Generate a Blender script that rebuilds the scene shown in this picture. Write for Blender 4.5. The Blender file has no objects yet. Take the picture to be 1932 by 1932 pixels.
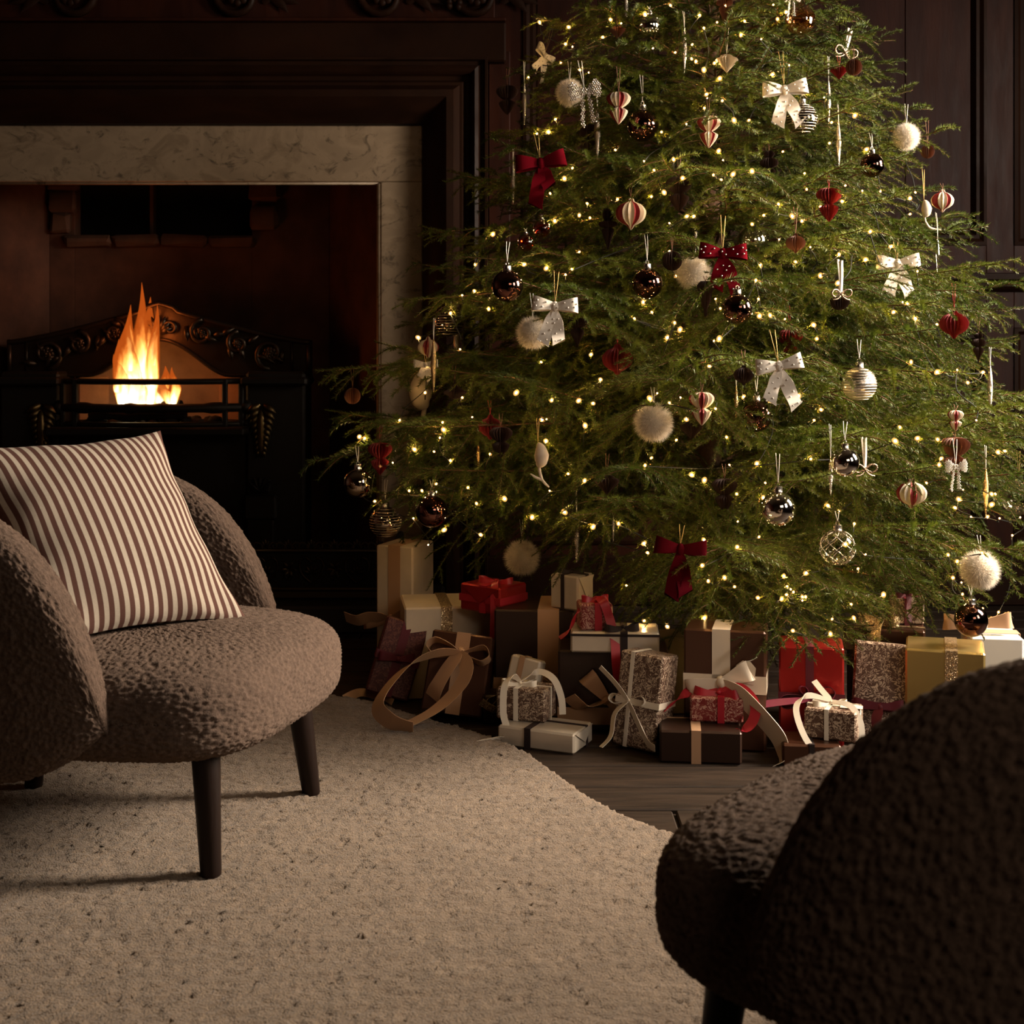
import bpy, math, random
import numpy as np
from mathutils import Vector, Matrix, noise as mnoise

random.seed(7); RNG = np.random.default_rng(7)
scene = bpy.context.scene
COL = scene.collection
F, CX, HY, CAMH = 2600.0, 966.0, 640.0, 0.96   # focal length (px), principal column, horizon row, eye height (m)
PI = math.pi

# ------------------------------------------------------------------ camera, world, lights, exposure
cam = bpy.data.cameras.new('camera'); camo = bpy.data.objects.new('camera', cam); COL.objects.link(camo)
camo.location = (0, 0, CAMH); camo.rotation_euler = (PI/2, 0, 0)
cam.sensor_width = 36.0; cam.sensor_fit = 'HORIZONTAL'; cam.lens = 36.0*F/1932.0
cam.shift_y = -(966.0-HY)/1932.0
cam.dof.use_dof = True; cam.dof.focus_distance = 3.3; cam.dof.aperture_fstop = 7.5
cam.clip_start = 0.05; cam.clip_end = 50
scene.camera = camo

world = bpy.data.worlds.new('world'); scene.world = world; world.use_nodes = True
bg = world.node_tree.nodes['Background']; bg.inputs[0].default_value = (1.0, 0.82, 0.62, 1); bg.inputs[1].default_value = 0.003

def add_area(name, loc, target, sx, sy, power, color, spread=180):
    l = bpy.data.lights.new(name, 'AREA'); l.shape = 'RECTANGLE'; l.size = sx; l.size_y = sy
    l.energy = power; l.color = color; l.spread = math.radians(spread)
    o = bpy.data.objects.new(name, l); COL.objects.link(o); o.location = loc
    o.rotation_euler = (Vector(target)-Vector(loc)).to_track_quat('-Z', 'Y').to_euler()
    return o
add_area('window_light', (2.75, 3.20, 1.75), (-0.15, 3.12, 0.45), 0.75, 1.1, 97, (1.0, 0.83, 0.65), 92)
add_area('window_wall_fill', (2.95, 3.20, 1.75), (0.6, 4.2, 1.2), 0.75, 1.1, 24, (1.0, 0.86, 0.72), 170)  # wide fill added at the same window to brighten the wall panels
add_area('front_fill_light', (2.85, 1.05, 1.9), (0.75, 3.5, 0.95), 0.7, 1.1, 9, (1.0, 0.87, 0.74), 75)  # added fill lamp, lights the tree and ornaments from the front right
add_area('chair_fill_light', (1.5, -0.45, 2.0), (0.55, 1.6, 0.4), 1.3, 0.9, 5.0, (1.0, 0.76, 0.55), 100)  # unseen fill lamp added to lift the back of the nearest armchair

def add_point(name, loc, power, color, r):
    l = bpy.data.lights.new(name, 'POINT'); l.energy = power; l.color = color; l.shadow_soft_size = r
    o = bpy.data.objects.new(name, l); COL.objects.link(o); o.location = loc; return o
add_point('fire_glow', (-1.37, 5.10, 1.00), 2.6, (1.0, 0.25, 0.05), 0.09)

vs = scene.view_settings
vs.view_transform = 'Standard'; vs.look = 'None'; vs.gamma = 1.0; vs.exposure = 0.0; vs.use_curve_mapping = False
scene.cycles.use_denoising = True
scene.cycles.max_bounces = 6; scene.cycles.diffuse_bounces = 4; scene.cycles.glossy_bounces = 4; scene.cycles.transparent_max_bounces = 20
scene.cycles.caustics_reflective = False; scene.cycles.caustics_refractive = False
scene.cycles.sample_clamp_indirect = 4.0

# ------------------------------------------------------------------ helpers
def P(px, py, d):
    return Vector(((px-CX)*d/F, d, CAMH-(py-HY)*d/F))

class MB:
    def __init__(s): s.v = []; s.f = []; s.m = []; s.n = 0
    def add(s, verts, faces, mi=0):
        b = len(s.v); s.v.extend([tuple(p) for p in verts])
        s.f.extend([tuple(b+i for i in f) for f in faces]); s.m.extend([mi]*len(faces))
    def box(s, c, size, mi=0, rot=None):
        x, y, z = [q/2 for q in size]; c = Vector(c)
        vs_ = [Vector((i*x, j*y, k*z)) for i in (-1, 1) for j in (-1, 1) for k in (-1, 1)]
        if rot is not None: vs_ = [rot @ p for p in vs_]
        s.add([p+c for p in vs_], [(0,1,3,2),(4,6,7,5),(0,4,5,1),(2,3,7,6),(0,2,6,4),(1,5,7,3)], mi)
    def bbox(s, c, size, b=0.004, mi=0, bulge=0.0, rot=None):
        """box with chamfered edges"""
        x, y, z = [q/2 for q in size]; c = Vector(c); vs_ = []; fs = []
        b = min(b, x*.9, y*.9, z*.9)
        for i in (-1, 1):
            for j in (-1, 1):
                for k in (-1, 1):
                    vs_ += [Vector((i*x, j*(y-b), k*(z-b))), Vector((i*(x-b), j*y, k*(z-b))), Vector((i*(x-b), j*(y-b), k*z))]
        ix = lambda i, j, k, a: ((i > 0)*4+(j > 0)*2+(k > 0))*3+a
        for i in (-1, 1):
            fs.append((ix(i,-1,-1,0), ix(i,1,-1,0), ix(i,1,1,0), ix(i,-1,1,0)))
            fs.append((ix(-1,i,-1,1), ix(1,i,-1,1), ix(1,i,1,1), ix(-1,i,1,1)))
            fs.append((ix(-1,-1,i,2), ix(1,-1,i,2), ix(1,1,i,2), ix(-1,1,i,2)))
            for j in (-1, 1):
                fs.append((ix(i,j,-1,0), ix(i,j,1,0), ix(i,j,1,1), ix(i,j,-1,1)))
                fs.append((ix(i,-1,j,0), ix(i,1,j,0), ix(i,1,j,2), ix(i,-1,j,2)))
                fs.append((ix(-1,i,j,1), ix(1,i,j,1), ix(1,i,j,2), ix(-1,i,j,2)))
                for k in (-1, 1): fs.append((ix(i,j,k,0), ix(i,j,k,1), ix(i,j,k,2)))
        if rot is not None: vs_ = [rot @ p for p in vs_]
        s.add([p+c for p in vs_], fs, mi)
    def tube(s, pts, r, n=6, mi=0, cap=True):
        pts = [Vector(p) for p in pts]; m = len(pts)
        rs = [float(q_) for q_ in r] if isinstance(r, (list, tuple)) else [float(r)]*m
        vs_ = []; up = None
        for i, p in enumerate(pts):
            t = (pts[min(i+1, m-1)]-pts[max(i-1, 0)])
            t = t.normalized() if t.length > 1e-9 else Vector((0, 0, 1))
            if up is None:
                up = Vector((0, 0, 1)) if abs(t.z) < .9 else Vector((1, 0, 0))
            a = t.cross(up); a = a.normalized() if a.length > 1e-6 else t.orthogonal().normalized()
            b = a.cross(t).normalized(); up = b
            for k in range(n):
                q = 2*PI*k/n; vs_.append(p+rs[i]*(math.cos(q)*a+math.sin(q)*b))
        fs = [(i*n+k, i*n+(k+1) % n, (i+1)*n+(k+1) % n, (i+1)*n+k) for i in range(m-1) for k in range(n)]
        if cap: fs += [tuple(range(n))[::-1], tuple((m-1)*n+k for k in range(n))]
        s.add(vs_, fs, mi)
    def lathe(s, prof, n=20, mi=0, c=(0, 0, 0), star=None, seg_mi=None):
        """prof: [(r, z)] revolved about z; star: ratio of the inner pleat radius"""
        c = Vector(c); vs_ = []; m = len(prof)
        for (r, z) in prof:
            for k in range(n):
                q = 2*PI*k/n; rr = r*(star if (star and k % 2) else 1.0)
                vs_.append(Vector((rr*math.cos(q), rr*math.sin(q), z))+c)
        for k in range(n):
            fs = [(i*n+k, i*n+(k+1) % n, (i+1)*n+(k+1) % n, (i+1)*n+k) for i in range(m-1)]
            if k == 0: s.add(vs_, [], mi); base = len(s.v)-len(vs_)
            s.f.extend([tuple(base+i for i in f) for f in fs]); s.m.extend([seg_mi(k) if seg_mi else mi]*len(fs))
    def sphere(s, c, r, n=12, m=8, mi=0, sq=(1, 1, 1)):
        prof = [(max(1e-5, math.sin(PI*i/m)), -math.cos(PI*i/m)) for i in range(m+1)]
        b = len(s.v); s.lathe(prof, n, mi)
        for i in range(b, len(s.v)):
            q = s.v[i]; s.v[i] = (c[0]+q[0]*r*sq[0], c[1]+q[1]*r*sq[1], c[2]+q[2]*r*sq[2])
    def strip(s, pts, wid, wdir, th=0.0008, mi=0):
        """flat ribbon: centreline, half-width and width direction per point, real thickness"""
        pts = [Vector(p) for p in pts]; m = len(pts); vs_ = []
        for i, p in enumerate(pts):
            t = pts[min(i+1, m-1)]-pts[max(i-1, 0)]; t = t.normalized() if t.length > 1e-9 else Vector((1, 0, 0))
            w = Vector(wdir[i] if isinstance(wdir, list) else wdir)
            w = (w-t*w.dot(t)); w = w.normalized() if w.length > 1e-6 else t.orthogonal().normalized()
            nn = t.cross(w).normalized(); h = float(wid[i]) if isinstance(wid, list) else wid
            vs_ += [p-w*h-nn*th, p+w*h-nn*th, p+w*h+nn*th, p-w*h+nn*th]
        fs = [(i*4+k, i*4+(k+1) % 4, (i+1)*4+(k+1) % 4, (i+1)*4+k) for i in range(m-1) for k in range(4)]
        fs += [(0, 1, 2, 3), ((m-1)*4+3, (m-1)*4+2, (m-1)*4+1, (m-1)*4)]
        s.add(vs_, fs, mi)
    def mesh(s, name, mats, smooth=None):
        me = bpy.data.meshes.new(name); me.from_pydata(s.v, [], s.f)
        for m_ in (mats if isinstance(mats, (list, tuple)) else [mats]): me.materials.append(m_)
        if any(s.m): me.polygons.foreach_set('material_index', s.m)
        me.validate(); me.update()
        if smooth is not None: shade(me, smooth)
        return me

def shade(me, angle):
    me.polygons.foreach_set('use_smooth', [True]*len(me.polygons))
    if angle < 3:
        try: me.set_sharp_from_angle(angle=angle)
        except Exception: pass

def arr_mesh(name, verts, tris, mats, mi=None, smooth=False):
    verts = np.asarray(verts, np.float32); tris = np.asarray(tris, np.int32)
    k = tris.shape[1]
    me = bpy.data.meshes.new(name); me.vertices.add(len(verts)); me.vertices.foreach_set('co', verts.ravel())
    me.loops.add(tris.size); me.loops.foreach_set('vertex_index', tris.ravel())
    me.polygons.add(len(tris)); me.polygons.foreach_set('loop_start', np.arange(0, tris.size, k, dtype=np.int32))
    if mi is not None: me.polygons.foreach_set('material_index', np.asarray(mi, np.int32))
    me.polygons.foreach_set('use_smooth', [bool(smooth)]*len(tris))
    for m_ in (mats if isinstance(mats, (list, tuple)) else [mats]): me.materials.append(m_)
    me.update(calc_edges=True); me.validate(); return me

def obj(name, me, parent=None, label=None, loc=None, rot=None, scale=None, kind=None):
    o = bpy.data.objects.new(name, me); COL.objects.link(o)
    if parent is not None: o.parent = parent
    if loc is not None: o.location = loc
    if rot is not None: o.rotation_euler = rot
    if scale is not None: o.scale = scale if isinstance(scale, (tuple, list)) else (scale,)*3
    if label: o['label'] = label
    if kind: o['kind'] = kind
    return o
def thing(name, label, cat, loc=(0, 0, 0), rot=(0, 0, 0), group=None, me=None):
    o = bpy.data.objects.new(name, me); COL.objects.link(o); o.location = loc; o.rotation_euler = rot
    if me is None: o.empty_display_size = .05
    o['label'] = label; o['category'] = cat
    if group: o['group'] = group
    return o
def cr(pts, n=6):
    """Catmull-Rom through the points"""
    pts = [Vector(p) for p in pts]; out = []
    for i in range(len(pts)-1):
        p0 = pts[max(i-1, 0)]; p1 = pts[i]; p2 = pts[i+1]; p3 = pts[min(i+2, len(pts)-1)]
        for k in range(n):
            t = k/n
            out.append(.5*((2*p1)+(p2-p0)*t+(2*p0-5*p1+4*p2-p3)*t*t+(3*p1-p0-3*p2+p3)*t**3))
    out.append(pts[-1]); return out
def lerp_list(vals, n):
    xs = np.linspace(0, 1, len(vals)); return list(np.interp(np.linspace(0, 1, n), xs, vals))

# ------------------------------------------------------------------ materials
class NT:
    def __init__(s, name):
        s.m = bpy.data.materials.new(name); s.m.use_nodes = True; s.t = s.m.node_tree
        s.b = s.t.nodes['Principled BSDF']; s.out = s.t.nodes['Material Output']
    def n(s, typ, **kw):
        nd = s.t.nodes.new(typ)
        for k, v in kw.items():
            if k in nd.inputs: nd.inputs[k].default_value = v
            else: setattr(nd, k, v)
        return nd
    def l(s, a, b): s.t.links.new(a, b)
    def coord(s, kind='Object', scale=(1, 1, 1), rot=(0, 0, 0)):
        tc = s.n('ShaderNodeTexCoord'); mp = s.n('ShaderNodeMapping'); mp.inputs['Scale'].default_value = scale
        mp.inputs['Rotation'].default_value = rot
        s.l(tc.outputs[kind], mp.inputs[0]); return mp.outputs[0]
    def ramp(s, fac, stops, interp='LINEAR'):
        r = s.n('ShaderNodeValToRGB'); r.color_ramp.interpolation = interp; e = r.color_ramp.elements
        while len(e) < len(stops): e.new(.5)
        for i, (p, c) in enumerate(stops): e[i].position = p; e[i].color = (*c, 1) if len(c) == 3 else c
        s.l(fac, r.inputs[0]); return r.outputs[0]
    def noise(s, co, scale, detail=4, rough=.55, dist=0):
        nd = s.n('ShaderNodeTexNoise'); nd.inputs['Scale'].default_value = scale; nd.inputs['Detail'].default_value = detail
        nd.inputs['Roughness'].default_value = rough; nd.inputs['Distortion'].default_value = dist
        s.l(co, nd.inputs['Vector']); return nd.outputs['Fac']
    def bump(s, h, strength=.3, dist=.01):
        b = s.n('ShaderNodeBump'); b.inputs['Strength'].default_value = strength; b.inputs['Distance'].default_value = dist
        s.l(h, b.inputs['Height']); s.l(b.outputs[0], s.b.inputs['Normal'])
    def set(s, **kw):
        for k, v in kw.items(): s.b.inputs[k.replace('_', ' ')].default_value = v
def col(c): return (*c, 1)
def simple(name, c, rough=.5, metal=0, sheen=0, coat=0, nz=0, nscale=40, bump=0, bscale=200, trans=0, ior=1.45):
    m = NT(name); m.set(Base_Color=col(c), Roughness=rough, Metallic=metal, IOR=ior)
    if sheen: m.b.inputs['Sheen Weight'].default_value = sheen; m.b.inputs['Sheen Roughness'].default_value = .4; m.b.inputs['Sheen Tint'].default_value = col([min(1, q*2.5+.01) for q in c])
    if coat: m.b.inputs['Coat Weight'].default_value = coat; m.b.inputs['Coat Roughness'].default_value = .1
    if trans: m.b.inputs['Transmission Weight'].default_value = trans
    if nz or bump: co = m.coord()
    if nz: m.l(m.ramp(m.noise(co, nscale), [(.3, [q*(1-nz) for q in c]), (.7, [min(1, q*(1+nz)) for q in c])]), m.b.inputs['Base Color'])
    if bump: m.bump(m.noise(co, bscale, 3), bump, .003)
    return m.m

def wood(name, c0, c1, scale, rough=.4, rnd=False):
    m = NT(name); co = m.coord('Object', scale)
    if rnd:
        oi = m.n('ShaderNodeObjectInfo'); ad = m.n('ShaderNodeVectorMath', operation='ADD'); ml = m.n('ShaderNodeMath', operation='MULTIPLY')
        ml.inputs[1].default_value = 37.0; m.l(oi.outputs['Random'], ml.inputs[0]); m.l(co, ad.inputs[0]); m.l(ml.outputs[0], ad.inputs[1]); co = ad.outputs[0]
    f = m.noise(co, 6, 8, .6, .8); m.l(m.ramp(f, [(.3, c0), (.72, c1)]), m.b.inputs['Base Color'])
    g = m.noise(co, 16, 6, .7, .3); m.bump(g, .25, .004)
    m.l(m.ramp(g, [(.2, (rough-.12,)*3), (.8, (rough+.15,)*3)]), m.b.inputs['Roughness']); return m.m
M = {}
M['panel'] = wood('panel_wood', (.019, .0040, .0016), (.048, .0115, .0044), (2, 2, .35), .5)
M['panel'].node_tree.nodes['Principled BSDF'].inputs['Specular IOR Level'].default_value = .22
M['mould'] = wood('moulding_wood', (.012, .0042, .0018), (.029, .0105, .0044), (.5, 2, .5), .5)
M['mould'].node_tree.nodes['Principled BSDF'].inputs['Specular IOR Level'].default_value = .14
M['floor'] = wood('floor_boards', (.010, .0062, .0040), (.040, .025, .0165), (.6, 5, 5), .6, True)
M['floor'].node_tree.nodes['Principled BSDF'].inputs['Specular IOR Level'].default_value = .2
M['leg'] = wood('leg_wood', (.007, .003, .002), (.013, .0055, .0035), (3, 3, .6), .5)
M['leg'].node_tree.nodes['Principled BSDF'].inputs['Specular IOR Level'].default_value = .2
M['log'] = simple('charred_log', (.012, .008, .006), .9, bump=.8, bscale=60)
M['iron'] = simple('cast_iron', (.050, .034, .023), .36, .80, bump=.15, bscale=90)
M['iron_dull'] = simple('dull_iron', (.017, .013, .010), .55, .5, bump=.15, bscale=90)
M['brass_lit_iron'] = simple('aged_brass_lit_iron', (.10, .065, .025), .35, .9, bump=.1)  # real brass on the fender base; painted firelight on the iron brackets
M['brick'] = simple('sooty_brick', (.080, .029, .014), .85, nz=.55, nscale=5, bump=.5, bscale=40)
M['soot'] = simple('soot', (.010, .006, .004), .9, nz=.4, nscale=6, bump=.6, bscale=25)
M['fireclay'] = simple('fireclay', (.34, .17, .10), .85, nz=.2, nscale=14, bump=.3, bscale=50)
M['hearth'] = simple('hearth_stone', (.020, .015, .012), .6, nz=.3, nscale=8)
def marble():
    m = NT('veined_marble'); co = m.coord('Object', (1, 1, 1.3), (0, .5, 0))
    w = m.noise(co, 4.5, 8, .62, 1.2); v = m.noise(co, 15, 8, .7, 1.1)
    a = m.ramp(w, [(.38, (.29, .21, .135)), (.47, (.40, .295, .195)), (.60, (.34, .25, .165))])
    b = m.ramp(v, [(.34, (.30, .30, .30)), (.45, (1, 1, 1))])
    mx = m.n('ShaderNodeMixRGB', blend_type='MULTIPLY'); mx.inputs[0].default_value = .9; m.l(a, mx.inputs[1]); m.l(b, mx.inputs[2])
    m.l(mx.outputs[0], m.b.inputs['Base Color']); m.set(Roughness=.4); return m.m
M['marble'] = marble()
def rugmat():
    m = NT('wool_pile'); co = m.coord('Object', (1, 3.2, 1), (0, 0, .55))
    a = m.noise(co, 7, 5, .6, .4); co2 = m.coord('Object'); b = m.noise(co2, 190, 3, .7); c = m.noise(m.coord('Object', (1, 7, 1), (0, 0, .40)), 15, 5, .65)
    base = m.ramp(a, [(.25, (.145, .101, .063)), (.62, (.198, .141, .092))])
    mx = m.n('ShaderNodeMixRGB', blend_type='MULTIPLY'); mx.inputs[0].default_value = 1; m.l(base, mx.inputs[1])
    m.l(m.ramp(c, [(.28, (.74, .66, .58)), (.52, (1, 1, 1))]), mx.inputs[2])
    mx2 = m.n('ShaderNodeMixRGB', blend_type='MULTIPLY'); mx2.inputs[0].default_value = 1; m.l(mx.outputs[0], mx2.inputs[1])
    m.l(m.ramp(b, [(.3, (.66, .63, .6)), (.6, (1, 1, 1))]), mx2.inputs[2])
    m.l(mx2.outputs[0], m.b.inputs['Base Color']); m.set(Roughness=.95); m.b.inputs['Sheen Weight'].default_value = .15
    m.bump(m.noise(co2, 260, 2, .7), .8, .006); return m.m
M['rug'] = rugmat()
def boucle_mat():
    m = NT('boucle'); co = m.coord('Object')
    f = m.noise(co, 90, 4, .6); m.l(m.ramp(f, [(.3, (.060, .036, .025)), (.65, (.118, .075, .053))]), m.b.inputs['Base Color'])
    m.set(Roughness=.95); m.b.inputs['Sheen Weight'].default_value = .25; m.b.inputs['Sheen Roughness'].default_value = .5; m.b.inputs['Sheen Tint'].default_value = (.5, .36, .27, 1)
    m.bump(m.noise(co, 420, 3, .7, .5), .9, .004); return m.m
M['boucle'] = boucle_mat()
def stripe_cloth():
    m = NT('striped_linen'); tc = m.n('ShaderNodeTexCoord'); sp = m.n('ShaderNodeSeparateXYZ'); m.l(tc.outputs['UV'], sp.inputs[0])
    ml = m.n('ShaderNodeMath', operation='MULTIPLY'); ml.inputs[1].default_value = 21.5; m.l(sp.outputs[0], ml.inputs[0])
    fr = m.n('ShaderNodeMath', operation='FRACT'); m.l(ml.outputs[0], fr.inputs[0])
    weave = m.noise(m.coord('UV', (400, 60, 1)), 1, 3, .6); w2 = m.noise(m.coord('UV', (60, 400, 1)), 1, 3, .6)
    st = m.ramp(fr.outputs[0], [(0, (.062, .018, .010)), (.49, (.062, .018, .010)), (.53, (.36, .31, .25)), (.97, (.36, .31, .25)), (1, (.080, .024, .014))])
    mx = m.n('ShaderNodeMixRGB', blend_type='MULTIPLY'); mx.inputs[0].default_value = .8; m.l(st, mx.inputs[1])
    m.l(m.ramp(weave, [(.25, (.72, .72, .72)), (.7, (1, 1, 1))]), mx.inputs[2]); m.l(mx.outputs[0], m.b.inputs['Base Color'])
    m.set(Roughness=.9); m.bump(w2, .25, .002); return m.m
M['stripes'] = stripe_cloth()
def needle_mat():
    m = NT('spruce_needles'); oi = m.n('ShaderNodeObjectInfo'); co = m.coord('Object')
    f = m.noise(co, 22, 3, .7); ad = m.n('ShaderNodeMath', operation='ADD'); ml = m.n('ShaderNodeMath', operation='MULTIPLY'); ml.inputs[1].default_value = .35
    m.l(oi.outputs['Random'], ml.inputs[0]); m.l(f, ad.inputs[0]); m.l(ml.outputs[0], ad.inputs[1])
    c = m.ramp(ad.outputs[0], [(.4, (.036, .062, .009)), (.62, (.068, .098, .011)), (.88, (.125, .148, .016))])
    m.l(c, m.b.inputs['Base Color']); m.set(Roughness=.5); m.b.inputs['Specular IOR Level'].default_value = .28
    tr = m.n('ShaderNodeBsdfTranslucent'); m.l(c, tr.inputs[0]); mx = m.n('ShaderNodeMixShader'); mx.inputs[0].default_value = .22
    m.l(m.b.outputs[0], mx.inputs[1]); m.l(tr.outputs[0], mx.inputs[2]); m.l(mx.outputs[0], m.out.inputs[0]); return m.m
M['needle'] = needle_mat()
M['bark'] = simple('bark', (.105, .046, .020), .8, nz=.4, nscale=80, bump=.5, bscale=120)
def emis(name, c, s):
    m = NT(name); m.set(Base_Color=(0, 0, 0, 1)); m.b.inputs['Emission Color'].default_value = col(c); m.b.inputs['Emission Strength'].default_value = s; return m.m
M['bulb'] = emis('warm_bulb', (1.0, .58, .20), 1150.0)
def bulb_halo():  # glowing shell added round each bulb to imitate its orange halo
    m = NT('glowing_bulb_halo'); em = m.n('ShaderNodeEmission'); em.inputs[0].default_value = (1, .46, .11, 1); em.inputs[1].default_value = 2.0
    tr = m.n('ShaderNodeBsdfTransparent'); mx = m.n('ShaderNodeMixShader'); lw = m.n('ShaderNodeLayerWeight'); lw.inputs[0].default_value = .35
    m.l(m.ramp(lw.outputs['Facing'], [(.2, (.45, .45, .45)), (1, (.04, .04, .04))]), mx.inputs[0]); m.l(tr.outputs[0], mx.inputs[1]); m.l(em.outputs[0], mx.inputs[2]); m.l(mx.outputs[0], m.out.inputs[0]); return m.m
M['bulb_halo'] = bulb_halo()
M['wire'] = simple('dark_wire', (.006, .007, .005), .8)
M['mirror_brown'] = simple('brown_mirror_glass', (.17, .065, .045), .05, 1.0, coat=.5)
M['mirror_silver'] = simple('silver_mirror_glass', (.86, .81, .74), .07, 1.0)
M['smoky'] = simple('smoky_mirror_glass', (.42, .34, .25), .06, 1.0)
M['silver_satin'] = simple('satin_silver_glass', (.62, .56, .48), .28, 1.0)
M['cap'] = simple('silver_cap', (.7, .66, .6), .22, 1.0)
def thin_glass(name, c, gloss=.25):
    m = NT(name); tr = m.n('ShaderNodeBsdfTransparent'); tr.inputs[0].default_value = col(c)
    gl = m.n('ShaderNodeBsdfGlossy'); gl.inputs['Roughness'].default_value = .03; gl.inputs[0].default_value = (1, .95, .9, 1)
    fr = m.n('ShaderNodeLayerWeight'); fr.inputs[0].default_value = gloss; mx = m.n('ShaderNodeMixShader')
    m.l(fr.outputs['Facing'], mx.inputs[0]); m.l(tr.outputs[0], mx.inputs[1]); m.l(gl.outputs[0], mx.inputs[2]); m.l(mx.outputs[0], m.out.inputs[0]); return m.m
M['glass'] = thin_glass('clear_glass', (.93, .93, .90))
M['amber'] = thin_glass('amber_glass', (.92, .52, .33), .4)
M['red_glass'] = thin_glass('red_glass', (.75, .12, .06), .4)
def glitter(name, c, metal=.9):
    m = NT(name); co = m.coord('Object'); vo = m.n('ShaderNodeTexVoronoi'); vo.inputs['Scale'].default_value = 700; m.l(co, vo.inputs['Vector'])
    m.set(Base_Color=col(c), Roughness=.25, Metallic=metal)
    g = m.n('ShaderNodeNewGeometry'); sb = m.n('ShaderNodeVectorMath', operation='SUBTRACT'); sb.inputs[1].default_value = (.5, .5, .5)
    m.l(vo.outputs['Color'], sb.inputs[0]); sc = m.n('ShaderNodeVectorMath', operation='SCALE'); sc.inputs['Scale'].default_value = 1.1
    m.l(sb.outputs[0], sc.inputs[0]); ad = m.n('ShaderNodeVectorMath', operation='ADD'); m.l(g.outputs['Normal'], ad.inputs[0]); m.l(sc.outputs[0], ad.inputs[1])
    nm = m.n('ShaderNodeVectorMath', operation='NORMALIZE'); m.l(ad.outputs[0], nm.inputs[0]); m.l(nm.outputs[0], m.b.inputs['Normal']); return m.m
M['glitter'] = glitter('silver_glitter', (.56, .49, .41))
M['glitter_gold'] = glitter('gold_glitter', (.62, .42, .19))
M['bead_brown'] = glitter('bronze_beads', (.40, .29, .21))
M['bead_silver'] = glitter('silver_beads', (.82, .76, .68))
M['pearl'] = simple('pearl', (.80, .74, .66), .2, .15, coat=.5)
M['stud'] = simple('silver_stud', (.8, .76, .7), .2, .9)
M['paper_brown'] = simple('brown_paper', (.030, .011, .0075), .7, nz=.2)
M['paper_copper'] = simple('copper_paper', (.15, .055, .030), .55)
M['paper_red'] = simple('red_paper', (.20, .009, .013), .65)
M['paper_white'] = simple('ivory_paper', (.68, .58, .46), .75)
M['satin_white'] = simple('ivory_satin', (.78, .70, .60), .5, sheen=.3, nz=.06, nscale=30)
M['velvet_red'] = simple('red_velvet', (.095, .002, .006), .85)
M['velvet_wine'] = simple('wine_velvet', (.055, .002, .005), .95)
for k_ in ('velvet_red', 'velvet_wine'): M[k_].node_tree.nodes['Principled BSDF'].inputs['Specular IOR Level'].default_value = .02
M['felt'] = simple('ivory_felt', (.60, .50, .39), .95, bump=.5, bscale=400)
def furmat():
    m = NT('white_fur'); m.set(Base_Color=(.86, .79, .69, 1), Roughness=.9); tr = m.n('ShaderNodeBsdfTranslucent'); tr.inputs[0].default_value = (.86, .79, .69, 1)
    mx = m.n('ShaderNodeMixShader'); mx.inputs[0].default_value = .5; m.l(m.b.outputs[0], mx.inputs[1]); m.l(tr.outputs[0], mx.inputs[2]); m.l(mx.outputs[0], m.out.inputs[0]); return m.m
M['fur'] = furmat()
M['string_w'] = simple('white_cord', (.72, .68, .62), .6)
M['string_g'] = simple('gold_cord', (.50, .33, .12), .4, .6)
M['string_b'] = simple('brown_cord', (.17, .07, .04), .7)
M['string_r'] = simple('red_cord', (.34, .02, .02), .7)
M['wrap_ivory'] = simple('ivory_wrap', (.62, .52, .40), .45, nz=.06, nscale=18, bump=.12, bscale=14)
M['wrap_pearl'] = simple('pearl_wrap', (.60, .52, .42), .30, .35, nz=.06, nscale=12, bump=.2, bscale=14)
M['wrap_white'] = simple('white_wrap', (.74, .70, .64), .5)
M['wrap_gold'] = simple('gold_foil', (.58, .43, .16), .30, .85, bump=.25, bscale=16)
M['wrap_olive'] = simple('dull_gold_wrap', (.22, .15, .05), .45, .5)
M['wrap_brown'] = simple('brown_foil', (.075, .031, .017), .30, .35, bump=.15, bscale=12)
M['wrap_dark'] = simple('dark_brown_wrap', (.026, .011, .006), .42, .2, bump=.1, bscale=12)
M['wrap_red'] = simple('red_foil', (.36, .018, .016), .28, .55, bump=.25, bscale=14)
def damask(name, c0, c1, metal=0, sc=1.0):
    m = NT(name); co = m.coord('Object'); nz = m.n('ShaderNodeTexNoise'); nz.inputs['Scale'].default_value = 38*sc; nz.inputs['Detail'].default_value = 1
    m.l(co, nz.inputs['Vector']); mix = m.n('ShaderNodeMixRGB', blend_type='ADD'); mix.inputs[0].default_value = .035
    m.l(co, mix.inputs[1]); m.l(nz.outputs['Color'], mix.inputs[2])
    w = m.n('ShaderNodeTexWave', wave_type='RINGS', rings_direction='SPHERICAL'); w.inputs['Scale'].default_value = 30*sc; w.inputs['Distortion'].default_value = 16; w.inputs['Detail'].default_value = 2; w.inputs['Detail Scale'].default_value = 3.2
    m.l(mix.outputs[0], w.inputs['Vector'])
    vo = m.n('ShaderNodeTexVoronoi', feature='SMOOTH_F1'); vo.inputs['Scale'].default_value = 120*sc; m.l(mix.outputs[0], vo.inputs['Vector'])
    ml = m.n('ShaderNodeMath', operation='MULTIPLY'); m.l(w.outputs['Fac'], ml.inputs[0])
    r1 = m.ramp(vo.outputs['Distance'], [(.25, (1, 1, 1)), (.6, (.45, .45, .45))]); m.l(r1, ml.inputs[1])
    m.l(m.ramp(ml.outputs[0], [(.42, c0), (.52, c1)]), m.b.inputs['Base Color']); m.set(Roughness=.45, Metallic=metal); return m.m
M['damask'] = damask('leaf_print_wrap', (.085, .042, .026), (.50, .39, .29))
M['damask_dark'] = damask('dark_leaf_print_wrap', (.060, .028, .017), (.30, .20, .13))
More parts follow.
